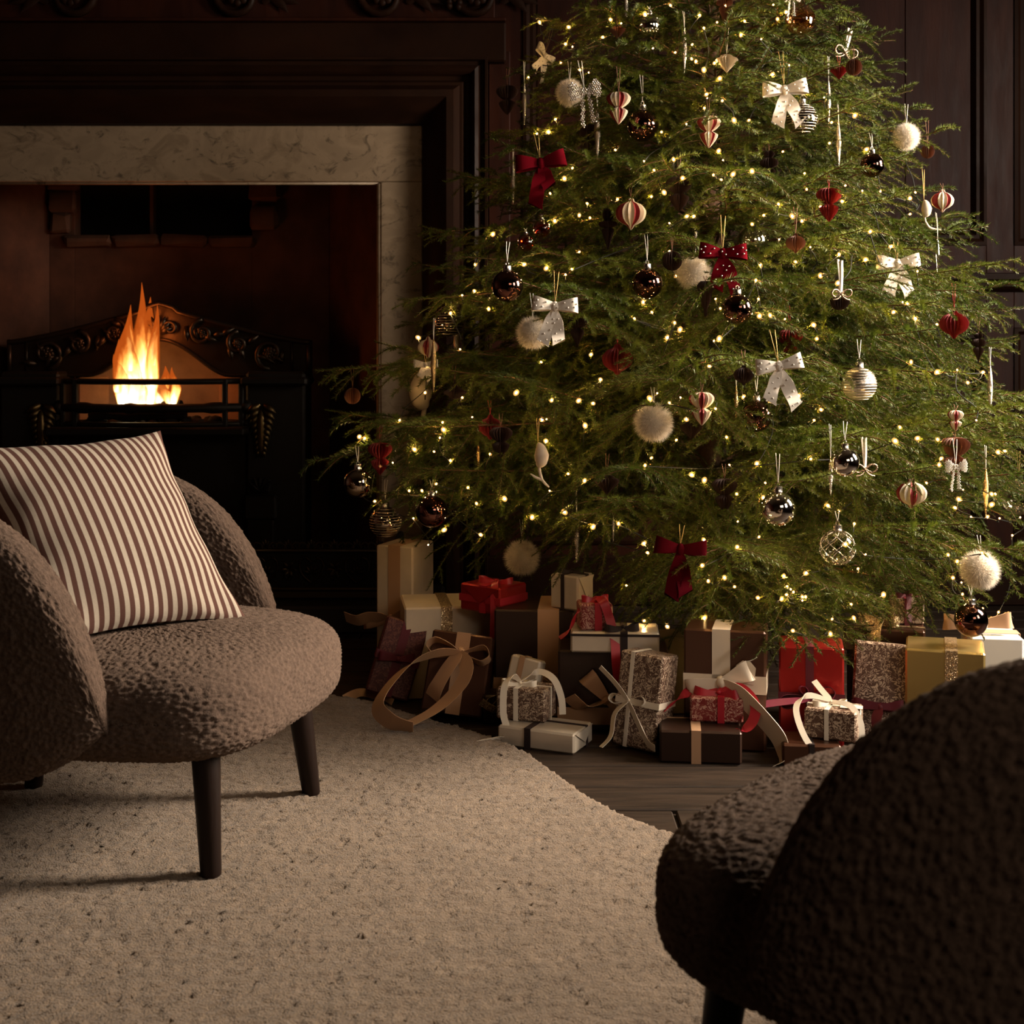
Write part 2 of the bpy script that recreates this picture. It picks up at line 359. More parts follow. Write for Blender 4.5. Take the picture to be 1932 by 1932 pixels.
M['damask_red'] = damask('red_leaf_print_wrap', (.17, .013, .013), (.48, .27, .21))
M['damask_wine'] = damask('wine_leaf_print_wrap', (.060, .007, .007), (.15, .048, .034))
M['rib_tan'] = simple('tan_satin', (.50, .30, .175), .36, .12, sheen=.2)
M['rib_cream'] = simple('cream_satin', (.72, .61, .48), .42, sheen=.2)
M['rib_ivory'] = simple('ivory_ribbon', (.76, .68, .56), .45)
M['rib_red'] = simple('red_satin', (.36, .014, .025), .4, sheen=.3)
M['rib_wine'] = simple('wine_velvet_ribbon', (.10, .008, .018), .6, sheen=.5)
M['rib_plum'] = simple('plum_satin', (.20, .03, .06), .42, sheen=.4)
M['rib_dark'] = simple('dark_velvet_ribbon', (.016, .007, .006), .75, sheen=.25)
M['rib_peach'] = simple('peach_satin', (.66, .40, .25), .35, sheen=.2)
M['rib_glit'] = glitter('glitter_ribbon', (.58, .42, .24), .7)
M['card'] = simple('cream_card', (.70, .60, .48), .7)
M['ink'] = simple('black_ink', (.01, .01, .01), .6)
M['stone'] = simple('chimney_stone', (.085, .038, .020), .85, nz=.4, nscale=9, bump=.6, bscale=24)

# ------------------------------------------------------------------ setting
WALL = 5.0
# floor of separate boards running across the view
floor = obj('floor', None); floor['kind'] = 'structure'; floor['label'] = 'dark worn floorboards running across the room'
mbf = MB(); mbf.box((0, 1.6, -.02), (7.0, 7.2, .02)); obj('subfloor', mbf.mesh('subfloor', M['floor']), floor)
bm_cache = {}
rw = 0.146; y = -1.86
k = 0
while y < WALL-.02:
    x = -3.2-(k*.83) % 1.4
    while x < 3.3:
        ln = 1.7+((k*7+int(x*3)) % 5)*.22
        key = round(ln, 2)
        if key not in bm_cache:
            mb = MB(); mb.bbox((0, 0, -.006), (key-.007, rw-.0085, .014), .003); bm_cache[key] = mb.mesh('plank', M['floor'], .5)
        x0, x1 = max(x, -3.2), min(x+ln, 3.3)
        if x1-x0 > .1:
            obj('plank', bm_cache[key], floor, loc=((x+ln/2), y+rw/2, random.uniform(-.0012, .0008)-.001), rot=(random.uniform(-.004, .004), 0, 0))
        x += ln
    y += rw; k += 1

def frame_prof(parent, name, x0, x1, z0, z1, y, prof, mat):
    """mitred moulding round a rectangle; prof: [(inset, proud)]"""
    vs_ = []; n = len(prof)
    for (a, b) in ((0, 0), (1, 0), (1, 1), (0, 1)):
        for (i, h) in prof:
            vs_.append(((x1-i) if a else (x0+i), y-h, (z1-i) if b else (z0+i)))
    fs = [(c*n+q, c*n+q+1, ((c+1) % 4)*n+q+1, ((c+1) % 4)*n+q) for c in range(4) for q in range(n-1)]
    mb = MB(); mb.add(vs_, fs); return obj(name, mb.mesh(name, mat, .7), parent)

wall = obj('wall_back', None); wall['kind'] = 'structure'; wall['label'] = 'dark panelled back wall beside the fireplace'
mb = MB(); mb.box((1.66, WALL+.04, 1.5), (3.44, .06, 3.0)); mb.box((-2.9, WALL+.04, 1.5), (.8, .06, 3.0)); mb.box((-1.287, WALL+.04, 2.5), (2.5, .06, 1.0))
obj('backing_board', mb.mesh('backing_board', M['panel']), wall)
def wall_piece(name, x0, x1, z0, z1, th=.03):
    m_ = MB(); m_.bbox(((x0+x1)/2, WALL+.012-th/2, (z0+z1)/2), (x1-x0, th, z1-z0), .002); return obj(name, m_.mesh(name, M['panel'], .5), wall)
PANELS = [(.04, .80), (.90, 1.715), (1.815, 2.6)]
xs = [-.10, .04, .80, .90, 1.715, 1.815, 2.6, 3.2]
for i in range(0, len(xs), 2): wall_piece('stile', xs[i], xs[i+1], .0, 3.0)
for (a, b) in PANELS:
    wall_piece('rail', a, b, 0, .22); wall_piece('rail', a, b, 1.00, 1.30); wall_piece('rail', a, b, 2.75, 3.0)
    for (z0, z1) in ((.22, 1.00), (1.30, 2.75)):
        pr = [(0, .0), (.0, .022), (.012, .026), (.024, .014), (.036, .016), (.044, .004), (.05, -.008)]
        frame_prof(wall, 'panel_moulding', a, b, z0, z1, WALL-.002, pr, M['mould'])
        m_ = MB(); w_ = (b-a-.1)/3
        for q in range(3): m_.bbox((a+.05+w_*(q+.5), WALL+.006, (z0+z1)/2), (w_-.002, .012, z1-z0-.1), .0015)
        obj('panel', m_.mesh('panel', M['panel'], .5), wall)
m_ = MB(); pr = [(0, 1.13), (.02, 1.135), (.035, 1.15), (.03, 1.165), (.045, 1.175), (.045, 1.195), (0, 1.20)]
m_.add([(x_, WALL-.018-a, z_) for x_ in (-.08, 3.2) for (a, z_) in pr], [(i, i+1, 7+i+1, 7+i) for i in range(6)]); obj('dado_moulding', m_.mesh('dado_moulding', M['mould'], .6), wall)
bb = MB(); bb.bbox((1.55, WALL-.03, .09), (3.3, .03, .18), .006); o = obj('baseboard_back', bb.mesh('baseboard', M['mould'], .5)); o['kind'] = 'structure'; o['label'] = 'dark wooden skirting under the back wall panels'
for nm, x_ in (('wall_left', -3.2), ('wall_right', 3.25)):
    w_ = MB()
    if nm == 'wall_left': w_.box((x_-.04, 1.6, 1.5), (.08, 7.0, 3.0))
    else:
        w_.box((x_+.04, -.6, 1.5), (.08, 2.6, 3.0)); w_.box((x_+.04, 2.0, 1.5), (.08, .7, 3.0)); w_.box((x_+.04, 1.2, .3), (.08, .9, .6)); w_.box((x_+.04, 1.2, 2.8), (.08, .9, .4)); w_.box((x_+.04, 4.55, 1.5), (.08, 1.1, 3.0)); w_.box((x_+.04, 3.2, .3), (.08, 1.7, .6)); w_.box((x_+.04, 3.2, 2.8), (.08, 1.7, .4))
    o = obj(nm, w_.mesh(nm, M['panel'])); o['kind'] = 'structure'; o['label'] = 'dark wood side wall'
M['plaster'] = simple('old_plaster', (.13, .105, .08), .85, nz=.06, nscale=3)
c_ = MB(); c_.box((0, 1.6, 3.04), (6.6, 7.0, .08)); o = obj('ceiling', c_.mesh('ceiling', M['plaster'])); o['kind'] = 'structure'; o['label'] = 'dim plaster ceiling'
c_ = MB(); c_.box((0, -1.9, 1.5), (6.6, .08, 3.0)); o = obj('wall_front', c_.mesh('wall_front', M['plaster'])); o['kind'] = 'structure'; o['label'] = 'dim plaster wall facing the fireplace'

# ------------------------------------------------------------------ fireplace
FX = -1.287
OPEN_R, MARB_R, WOOD_R = -.472, -.322, -.088
fp = thing('fireplace', 'large dark wood and marble fireplace framing the burning grate', 'fireplace', (FX, WALL, 0))
def L_(x): return x-FX
# wooden bolection moulding, mitred, three sides (profile from marble outwards)
prof = [(0, .045), (.004, .07), (.03, .085), (.06, .115), (.09, .135), (.115, .13), (.135, .10), (.145, .10), (.155, .085), (.17, .085), (.178, .11), (.19, .118), (.203, .11), (.208, .09), (.222, .09), (.226, .105), (.234, .105), (.236, .0)]
hw = L_(MARB_R); zt = 1.728
def u_mould(name, prof, hw, zt, mat, parent):
    n = len(prof); vs_ = []
    for c in range(4):
        for (i, h) in prof:
            xx = -(hw+i) if c < 2 else hw+i; zz = 0 if c in (0, 3) else zt+i
            vs_.append((xx, -h, zz))
    fs = [(c*n+q, c*n+q+1, (c+1)*n+q+1, (c+1)*n+q) for c in range(3) for q in range(n-1)]
    m_ = MB(); m_.add(vs_, fs); return obj(name, m_.mesh(name, mat, .7), parent)
u_mould('wood_moulding', prof, hw, zt, M['mould'], fp)
m_ = MB(); m_.bbox((0, -.02, (1.95+2.093)/2+.004), (2*(hw+.30), .10, .143), .006); obj('frieze_board', m_.mesh('frieze_board', M['mould'], .5), fp)
m_ = MB(); m_.bbox((0, -.03, 2.10), (2*(hw+.30), .13, .012), .003); m_.bbox((0, .0, 2.42), (2*(hw+.26), .05, .63), .004); obj('overmantel', m_.mesh('overmantel', M['panel'], .5), fp)
for sx in (-1, 1):
    m_ = MB(); m_.bbox((sx*(hw+.236+.04), .0, 1.0), (.078, .045, 2.0), .003); obj('side_stile', m_.mesh('side_stile', M['panel'], .5), fp)
# carved foliage on the overmantel (scrolls, rosettes)
def scroll(mb, cx, cz, r, turns, sgn, y0, rad, start=0):
    pts = []; rs = []
    for i in range(22):
        t = i/21; a = start+sgn*turns*2*PI*t; rr = r*(1-.86*t)
        pts.append((cx+rr*math.cos(a), y0-.012*t, cz+rr*math.sin(a))); rs.append(rad*(1.1-.6*t))
    mb.tube(pts, rs, 6)
def leaf(mb, cx, cz, ang, ln, w, y0, th=.012):
    pts = []; n = 7
    for i in range(n):
        t = i/(n-1); x_ = ln*t; h = w*math.sin(PI*min(1, t*.9+.1))*(1-.3*t)
        for (sgn, hh) in ((-1, .0), (0, th*math.sin(PI*t)), (1, .0)):
            px_ = x_*math.cos(ang)-sgn*h*math.sin(ang); pz_ = x_*math.sin(ang)+sgn*h*math.cos(ang)
            pts.append((cx+px_, y0-hh-.008*t, cz+pz_))
    fs = [(i*3+j, i*3+j+1, (i+1)*3+j+1, (i+1)*3+j) for i in range(n-1) for j in (0, 1)]
    mb.add(pts, fs)
def rosette(mb, cx, cz, r, y0):
    for ring, (rr, nn, s_) in enumerate(((.62, 8, .36), (.3, 6, .24))):
        for q in range(nn):
            a = 2*PI*q/nn+ring*.3; mb.sphere((cx+rr*r*math.cos(a), y0-.006*ring, cz+rr*r*math.sin(a)), s_*r, 8, 5, sq=(1, .45, 1))
    mb.sphere((cx, y0-.01, cz), .22*r, 8, 5)
for sx, dx in ((1, .0), (-1, .0), (1, .52), (-1, .52), (1, .86), (-1, .86)):
    m_ = MB(); cx_ = sx*(.30+dx); r0 = .10
    scroll(m_, cx_, 2.20, r0, 1.3, sx, -.035, .018, PI/2); rosette(m_, cx_, 2.20, .045, -.05)
    for a in range(5): leaf(m_, cx_+sx*.09, 2.17+.02*a, (PI if sx < 0 else 0)+(.9-.45*a)*sx, .15, .028, -.032)
    obj('carved_scroll', m_.mesh('carved_scroll', M['mould'], 3.1), fp)
for sx in (-1, 1):
    m_ = MB()
    for a in range(9): leaf(m_, sx*1.12+random.uniform(-.05, .05), 2.13+.03*a, sx*(.3+.2*a), .10, .025, -.03)
    for q in range(12): m_.sphere((sx*1.12+random.uniform(-.06, .06), -.05, 2.16+random.uniform(-.04, .1)), .014, 7, 5)
    obj('carved_fruit', m_.mesh('carved_fruit', M['mould'], 3.1), fp)
# marble slips
def slab(name, x0, x1, z0, z1, y0=-.045, y1=.04, mat='marble', b=.003):
    m_ = MB(); m_.bbox(((x0+x1)/2, (y0+y1)/2, (z0+z1)/2), (x1-x0, y1-y0, z1-z0), b); return obj(name, m_.mesh(name, M[mat], .5), fp)
slab('marble_header', -hw, hw, 1.5265, zt)
ow = L_(OPEN_R)
for sx in (-1, 1):
    a, b = sorted((sx*ow, sx*hw)); slab('marble_jamb', a, b, 0.0, 1.5255)
    m_ = MB(); m_.tube([(sx*(ow-.004), -.03, 0), (sx*(ow-.004), -.03, 1.52)], .013, 8); obj('marble_bead', m_.mesh('marble_bead', M['marble'], 3.1), fp)
m_ = MB(); m_.tube([(-ow, -.03, 1.5225), (ow, -.03, 1.5225)], .006, 8); obj('marble_bead', m_.mesh('marble_bead_top', M['marble'], 3.1), fp)
# recess: splayed cheeks, back, hood, floor; the flue opening near the top of the back
bx = -.728-FX; D = .5
def quad(name, pts, mat, th=.0):
    m_ = MB(); m_.add(pts, [tuple(range(len(pts)))]); return obj(name, m_.mesh(name, M[mat]), fp)
for sx in (-1, 1):
    m_ = MB(); m_.add([(sx*ow, .03, 0), (sx*bx, D, 0), (sx*bx, D, 1.9), (sx*ow, .03, 1.9), (sx*(ow+.05), .03, 0), (sx*(bx+.05), D+.05, 0), (sx*(bx+.05), D+.05, 1.9), (sx*(ow+.05), .03, 1.9)], [(0, 1, 2, 3), (4, 5, 6, 7), (0, 3, 7, 4)])
    obj('recess_cheek', m_.mesh('recess_cheek', M['brick']), fp)
fl0, fl1, fz0, fz1 = -1.746-FX, -1.038-FX, 1.372, 1.60
m_ = MB(); m_.bbox(((-bx+fl0)/2, D+.04, .95), (fl0+bx, .08, 1.9), .002); m_.bbox(((bx+fl1)/2, D+.04, .95), (bx-fl1, .08, 1.9), .002)
m_.bbox(((fl0+fl1)/2, D+.04, fz0/2), (fl1-fl0, .08, fz0), .002); m_.bbox(((fl0+fl1)/2, D+.04, (fz1+1.9)/2), (fl1-fl0, .08, 1.9-fz1), .002)
obj('recess_back', m_.mesh('recess_back', M['brick']), fp)
m_ = MB(); m_.box(((fl0+fl1)/2, D+.2, (fz0+fz1)/2), (fl1-fl0+.5, .02, fz1-fz0+.4)); m_.box((0, .25, 1.91), (2*ow+.1, .6, .02)); obj('flue_plate', m_.mesh('flue_plate', M['soot']), fp)
m_ = MB(); m_.bbox(((fl0+.30), D+.05, (fz0+fz1)/2), (.014, .05, fz1-fz0), .002); obj('flue_bar', m_.mesh('flue_bar', M['stone']), fp)
for i in range(9):   # rough stones round the flue opening
    w_ = random.uniform(.07, .13)
    x_ = fl0-.04-.02*random.random() if i < 3 else (fl1+.05+.02*random.random() if i < 5 else fl0+.06+(i-5)*.19)
    z_ = fz0+.05+.085*i if i < 3 else (fz0+.07+.11*(i-3) if i < 5 else fz0-.02)
    m_ = MB(); m_.bbox((0, 0, 0), ((w_, .06, .085) if i < 5 else (.185, .05, .045)), .012)
    m_.v = [(a+random.uniform(-.006, .006), b, c+random.uniform(-.006, .006)) for a, b, c in m_.v]
    obj('stone', m_.mesh('stone', M['stone'], .6), fp, loc=(x_, D-.012, z_))
# hearth slab in front
hs = MB(); hs.bbox((0, -.02, .045), (2.1, 1.0, .09), .008); o = obj('hearth_slab', hs.mesh('hearth_slab', M['hearth'], .5), fp)

# ------------------------------------------------------------------ cast iron grate
GX, GY = -1.33, 5.2
gr = thing('fire_grate', 'ornate cast iron fire grate with arched hood and bowed front bars', 'fire grate', (GX, GY, .09))
def zz(v): return v-.09
W2 = .57
# hood: gabled plate with an ogee opening
def hood_bottom(x):
    a = abs(x)
    if a < .26: return .82+.135*(.5+.5*math.cos(PI*a/.26))**.8
    return .82
def hood_top(x): return .955+.135*(1-min(1, abs(x)/.56))**1.25+(.012 if abs(x) < .06 else 0)
N = 64; vs_ = []; fs = []
for i in range(N+1):
    x_ = -W2+2*W2*i/N
    zb, zt_ = zz(hood_bottom(x_)), zz(hood_top(x_))
    vs_ += [(x_, 0, zb), (x_, 0, zt_), (x_, .05, zt_), (x_, .05, zb)]
for i in range(N):
    for q in range(4): fs.append((i*4+q, i*4+(q+1) % 4, (i+1)*4+(q+1) % 4, (i+1)*4+q))
fs += [(0, 3, 2, 1), (N*4, N*4+1, N*4+2, N*4+3)]
m_ = MB(); m_.add(vs_, fs); hood = obj('hood_plate', m_.mesh('hood_plate', M['iron'], .6), gr)
m_ = MB()
m_.tube([(-W2+2*W2*i/N, -.008, zz(hood_top(-W2+2*W2*i/N))-.006) for i in range(N+1)], .011, 6)
m_.tube([(-W2+2*W2*i/N, -.006, zz(hood_bottom(-W2+2*W2*i/N))+.004) for i in range(N+1)], .008, 6)
for sx in (-1, 1): m_.tube([(sx*(W2-.006), -.006, zz(.82)), (sx*(W2-.006), -.006, zz(.955))], .009, 6); m_.tube([(sx*(W2-.07), -.004, zz(.83)), (sx*(W2-.07), -.004, zz(.955))], .006, 6)
obj('hood_rim', m_.mesh('hood_rim', M['iron'], 3.1), gr)
for sx in (-1, 1):
    for (cx_, cz_, r_, sg) in ((.165, .985, .040, 1), (.42, .905, .048, -1), (.30, .945, .036, 1)):
        m_ = MB(); scroll(m_, sx*cx_, zz(cz_), r_*1.25, 1.35, sx*sg, -.012, .010, PI/2*sg); rosette(m_, sx*cx_, zz(cz_), r_*.62, -.018)
        obj('scroll_relief', m_.mesh('scroll_relief', M['iron'], 3.1), hood)
    m_ = MB()
    for q in range(12):
        t = q/11; leaf(m_, sx*(.10+.36*t), zz(1.01-.13*t+.015*math.sin(q*2.1)), (0 if sx > 0 else PI)+sx*random.uniform(-1.6, 1.6), .06, .014, -.008, .02)
    obj('leaf_relief', m_.mesh('leaf_relief', M['iron'], 3.1), hood, kind='stuff')
m_ = MB()
for q in range(7): leaf(m_, 0, zz(.985), PI/2+(q-3)*.42, .075-.006*abs(q-3), .016, -.012, .022)
scroll(m_, -.045, zz(1.0), .03, 1.2, 1, -.015, .008); scroll(m_, .045, zz(1.0), .03, 1.2, -1, -.015, .008, PI); obj('crest_relief', m_.mesh('crest_relief', M['iron'], 3.1), hood)
# fireback niche
vs_ = []; fs = []; NN = 20; HH = 10
for j in range(HH+1):
    for i in range(NN+1):
        a = PI*i/NN; t = j/HH
        cover = 1-.35*max(0, t-.6)/.4
        vs_.append((-.345*math.cos(a)*cover, .05+.19*math.sin(a)*cover, zz(.62+.34*t)))
for j in range(HH):
    for i in range(NN): fs.append((j*(NN+1)+i, j*(NN+1)+i+1, (j+1)*(NN+1)+i+1, (j+1)*(NN+1)+i))
vs_.append((0, .15, zz(.98))); t_ = len(vs_)-1
for i in range(NN): fs.append((HH*(NN+1)+i, HH*(NN+1)+i+1, t_))
m_ = MB(); m_.add(vs_, fs); obj('fireback', m_.mesh('fireback', M['fireclay'], 1.0), gr)
for sx in (-1, 1):
    m_ = MB(); m_.bbox((sx*.27, .055, zz(.735)), (.115, .05, .17), .006, rot=Matrix.Rotation(-sx*.5, 3, 'Z')); obj('cheek_brick', m_.mesh('cheek_brick', M['fireclay'], .5), gr)
m_ = MB(); m_.bbox((0, -.01, zz(.625)), (.72, .42, .03), .006); obj('grate_bed', m_.mesh('grate_bed', M['iron_dull'], .5), gr)
m_ = MB()
for sx in (-1, 1):
    m_.bbox((sx*.455, -.02, zz(.47)), (.22, .17, .74), .01); m_.bbox((sx*.455, -.05, zz(.805)), (.245, .20, .03), .008); m_.bbox((sx*.47, -.05, zz(.115)), (.26, .2, .05), .008)
m_.bbox((0, -.02, zz(.35)), (.72, .12, .52), .006)
obj('grate_body', m_.mesh('grate_body', M['iron_dull'], .5), gr)
def bow_y(x): return -.10-.09*(1-(x/.34)**2)
for (z_, r_, nm) in ((.805, .011, 'top_bar'), (.708, .017, 'middle_bar'), (.648, .010, 'bottom_bar')):
    m_ = MB(); pts = [(-.345+.69*i/24, bow_y(-.345+.69*i/24), zz(z_)) for i in range(25)]; rs = [r_]*25
    if nm == 'middle_bar': rs = [r_*(1.25 if i in (3, 4, 20, 21, 10, 14) else .95) for i in range(25)]
    m_.tube(pts, rs, 8)
    for sx in (-1, 1): m_.sphere((sx*.345, bow_y(.345), zz(z_)), r_*1.6, 10, 6)
    obj(nm, m_.mesh(nm, M['iron_dull'], 3.1), gr)
for x_ in (-.33, -.275, .275, .33):
    m_ = MB(); m_.bbox((x_, bow_y(x_)-.004, zz(.725)), (.02, .018, .18), .004); obj('upright', m_.mesh('upright', M['iron_dull'], .5), gr)
for sx in (-1, 1):   # acanthus brackets on the pilasters
    m_ = MB()
    for q in range(9):
        t = q/8
        for s2 in (-1, 1): leaf(m_, sx*.405+s2*.006, zz(.72-.16*t), -PI/2+s2*(1.0-.75*t), .06-.02*t, .016-.006*t, -.115, .02)
    m_.sphere((sx*.405, -.12, zz(.61)), .035, 10, 8, sq=(.6, .5, 2.6)); obj('acanthus_bracket', m_.mesh('acanthus_bracket', M['brass_lit_iron'], 3.1), gr)  # golden firelight on the iron bracket is put into its brass colour
    m_ = MB()
    m_.bbox((sx*.405, -.12, zz(.42)), (.07, .03, .05), .006)
    for q in range(5): leaf(m_, sx*.405, zz(.40), PI/2+(q-2)*.4, .06, .014, -.138, .015)
    m_.bbox((sx*.405, -.12, zz(.34)), (.12, .05, .09), .008); m_.bbox((sx*.405, -.12, zz(.20)), (.10, .04, .2), .006); obj('pilaster_foot', m_.mesh('pilaster_foot', M['iron_dull'], .6), gr)
# embers and logs
m_ = MB()
for q in range(70):
    a = random.uniform(-.26, .26); m_.sphere((a, random.uniform(-.14, .08), zz(.643+random.uniform(0, .02))), random.uniform(.010, .024), 6, 4, sq=(1.2, 1, .8))
o = obj('coal_bed', m_.mesh('coal_bed', M['log'], .9), gr); o['kind'] = 'stuff'
def log(name, label, p0, p1, r):
    m_ = MB(); p0 = Vector(p0); p1 = Vector(p1); pts = [p0.lerp(p1, i/7)+Vector((0, random.uniform(-.004, .004), random.uniform(-.005, .005))) for i in range(8)]
    m_.tube([q-(p0+p1)/2 for q in pts], [r*random.uniform(.85, 1.1) for _ in pts], 9)
    return thing(name, label, 'log', (p0+p1)/2, group=None, me=m_.mesh(name, M['log'], .8))
log('fire_log', 'long charred log lying across the front of the fire bed', (-1.56, 5.10, .683), (-1.20, 5.08, .683), .022)
log('fire_log', 'thicker charred log lying behind the long front log under the flames', (-1.50, 5.19, .69), (-1.24, 5.17, .705), .03)
# flames
def flame_mat():
    m = NT('flame'); tc = m.n('ShaderNodeTexCoord'); sp = m.n('ShaderNodeSeparateXYZ'); m.l(tc.outputs['Generated'], sp.inputs[0])
    nz = m.noise(m.coord('Object', (9, 9, 3)), 2.2, 3, .6, .6)
    ad = m.n('ShaderNodeMath', operation='MULTIPLY_ADD'); ad.inputs[1].default_value = .55; m.l(nz, ad.inputs[0]); m.l(sp.outputs[2], ad.inputs[2])
    lw = m.n('ShaderNodeLayerWeight'); lw.inputs[0].default_value = .5
    ad2 = m.n('ShaderNodeMath', operation='MULTIPLY_ADD'); ad2.inputs[1].default_value = .75; m.l(lw.outputs['Facing'], ad2.inputs[0]); m.l(ad.outputs[0], ad2.inputs[2])
    c = m.ramp(ad2.outputs[0], [(.34, (1, .86, .55)), (.62, (1, .60, .17)), (.82, (1, .36, .06)), (1.0, (1, .16, .015))])
    st = m.ramp(ad2.outputs[0], [(.25, (1, 1, 1)), (.62, (.34, .34, .34)), (.85, (.13, .13, .13)), (1, (.05, .05, .05))])
    em = m.n('ShaderNodeEmission'); m.l(c, em.inputs[0]); ml = m.n('ShaderNodeMath', operation='MULTIPLY'); ml.inputs[1].default_value = 10.0; m.l(st, ml.inputs[0]); m.l(ml.outputs[0], em.inputs[1])
    tr = m.n('ShaderNodeBsdfTransparent'); mx = m.n('ShaderNodeMixShader')
    al = m.ramp(lw.outputs['Facing'], [(.25, (.75, .75, .75)), (.95, (0, 0, 0))])
    m.l(al, mx.inputs[0]); m.l(tr.outputs[0], mx.inputs[1]); m.l(em.outputs[0], mx.inputs[2]); m.l(mx.outputs[0], m.out.inputs[0]); return m.m
M['flame'] = flame_mat()
fire = thing('fire', 'bright orange log fire burning behind the grate bars', 'fire', (-1.365, 5.15, .70))
def tongue(px, py0, py1, w, lean, seed):
    d = 5.15+((seed*37) % 7-3)*.012
    p0 = P(px, py0, d); p1 = P(px+lean, py1, d); h = p1.z-p0.z; m_ = MB(); n = 14; vs_ = []
    for i in range(n+1):
        t = i/n; r = w*d/F*.5*(math.sin(PI*min(.999, (t*.82+.13)))**1.0)*(1-t)**.45+.0006
        ox = (p1.x-p0.x)*t+.012*math.sin(t*5.2+seed*1.7)*t*(1.2-t)*2; oy = .01*math.sin(t*4+seed)
        for k in range(12):
            a = 2*PI*k/12; rr = r*(1+.16*math.sin(3*a+seed+t*4)+.10*math.sin(5*a+t*9))
            vs_.append((p0.x+ox+rr*math.cos(a)+1.365, d+oy+rr*.7*math.sin(a)-5.15, p0.z+h*t-.70))
    m_.add(vs_, [(i*12+k, i*12+(k+1) % 12, (i+1)*12+(k+1) % 12, (i+1)*12+k) for i in range(n) for k in range(12)])
    obj('flame', m_.mesh('flame', M['flame'], 3.1), fire)
for a in ((245, 762, 600, 62, -4, 1), (268, 762, 533, 40, -2, 2), (265, 755, 560, 52, 20, 3), (232, 762, 640, 40, -8, 4), (285, 762, 580, 36, 10, 5), (300, 762, 690, 36, 12, 6), (326, 762, 692, 26, 2, 7), (318, 762, 715, 34, -8, 8), (255, 764, 690, 80, 0, 9), (290, 764, 715, 70, 0, 10), (222, 740, 668, 22, -6, 11), (246, 700, 575, 26, 0, 12), (288, 690, 575, 22, 8, 13)): tongue(*a)

# ------------------------------------------------------------------ fender
fd = thing('hearth_fender', 'low black pierced fender with hearts standing on the hearth', 'fender', (-1.25, 4.62, .09))
m_ = MB(); m_.bbox((0, 0, .018), (1.72, .05, .036), .008); m_.tube([(-.86, -.025, .036), (.86, -.025, .036)], .007, 6); obj('base_moulding', m_.mesh('base_moulding', M['brass_lit_iron'], .6), fd)
m_ = MB(); m_.bbox((0, .012, .10), (1.70, .006, .13), .001); obj('back_plate', m_.mesh('back_plate', M['iron_dull'], .5), fd)
m_ = MB(); m_.tube([(-.86, -.004, .162), (.86, -.004, .162)], .008, 8); obj('top_rail', m_.mesh('top_rail', M['iron'], 3.1), fd)
mh = MB()
hp = [(.0, .0), (.03, .028), (.040, .055), (.033, .078), (.016, .084), (.002, .070)]
for sx in (-1, 1): mh.tube(cr([(sx*a, 0, b) for a, b in hp], 4), .004, 6)
for q in range(5): leaf(mh, 0, .03, PI/2+(q-2)*.55, .032, .007, -.002, .006)
heart = mh.mesh('heart_relief', M['iron'], 3.1)
mc = MB()
for q in range(7): leaf(mc, 0, 0, PI/2+(q-3)*.42, .034-.004*abs(q-3), .008, 0, .006)
scroll(mc, -.03, .008, .014, 1.2, 1, 0, .003); scroll(mc, .03, .008, .014, 1.2, -1, 0, .003, PI)
crest = mc.mesh('crest_leaf', M['iron'], 3.1)
mp = MB()
for q in range(6): leaf(mp, 0, .045, q*PI/3, .03, .008, 0, .006)
scroll(mp, 0, .02, .013, 1.2, 1, 0, .003); palm = mp.mesh('palmette_relief', M['iron'], 3.1)
for q in range(22):
    x_ = -.80+.0765*q
    obj('heart_relief' if q % 2 == 0 else 'palmette_relief', heart if q % 2 == 0 else palm, fd, loc=(x_, .004, .052))
    obj('crest_leaf', crest, fd, loc=(x_, 0, .168))
for sx in (-1, 1):
    m_ = MB(); m_.bbox((sx*.85, .2, .10), (.02, .40, .16), .004); m_.bbox((sx*.85, .2, .018), (.045, .42, .036), .006); obj('side_panel', m_.mesh('side_panel', M['iron_dull'], .5), fd)

# ------------------------------------------------------------------ rug
def inside(poly, X, Y):
    r = np.zeros(X.shape, bool); n = len(poly)
    for i in range(n):
        x0, y0 = poly[i]; x1, y1 = poly[(i+1) % n]
        c = (y0 > Y) != (y1 > Y)
        r ^= c & (X < (x1-x0)*(Y-y0)/((y1-y0) if y1 != y0 else 1e-9)+x0)
    return r
def vnoise(shape, cells, amp):
    a = RNG.random((cells[0]+2, cells[1]+2)); yi = np.linspace(0, cells[0], shape[0]); xi = np.linspace(0, cells[1], shape[1])
    y0 = yi.astype(int); x0 = xi.astype(int); fy = (yi-y0)[:, None]; fx = (xi-x0)[None]; fy = fy*fy*(3-2*fy); fx = fx*fx*(3-2*fx)
    g = lambda p, q: a[y0+p][:, x0+q]
    return ((g(0, 0)*(1-fx)+g(0, 1)*fx)*(1-fy)+(g(1, 0)*(1-fx)+g(1, 1)*fx)*fy-.5)*2*amp
rug_pts = [(-2.3, 3.0), (-2.05, 3.5), (-1.5, 3.78), (-.95, 3.80), (-.447, 3.66), (-.25, 3.49), (-.085, 3.33), (.017, 3.20), (.087, 3.05), (.149, 2.89), (.226, 2.75), (.30, 2.66), (.48, 2.50), (.70, 2.30), (.86, 2.0), (.92, 1.6), (.86, 1.2), (.6, .95), (0, .88), (-.8, .95), (-1.6, 1.2), (-2.1, 1.8), (-2.3, 2.4)]
poly = [(p.x, p.y) for p in cr([(a, b, 0) for a, b in rug_pts+rug_pts[:1]], 6)][:-1]
st = .0068
gx = np.arange(-2.35, .98, st); gy = np.arange(.85, 3.86, st)
X, Y = np.meshgrid(gx, gy); ins = inside(poly, X, Y)
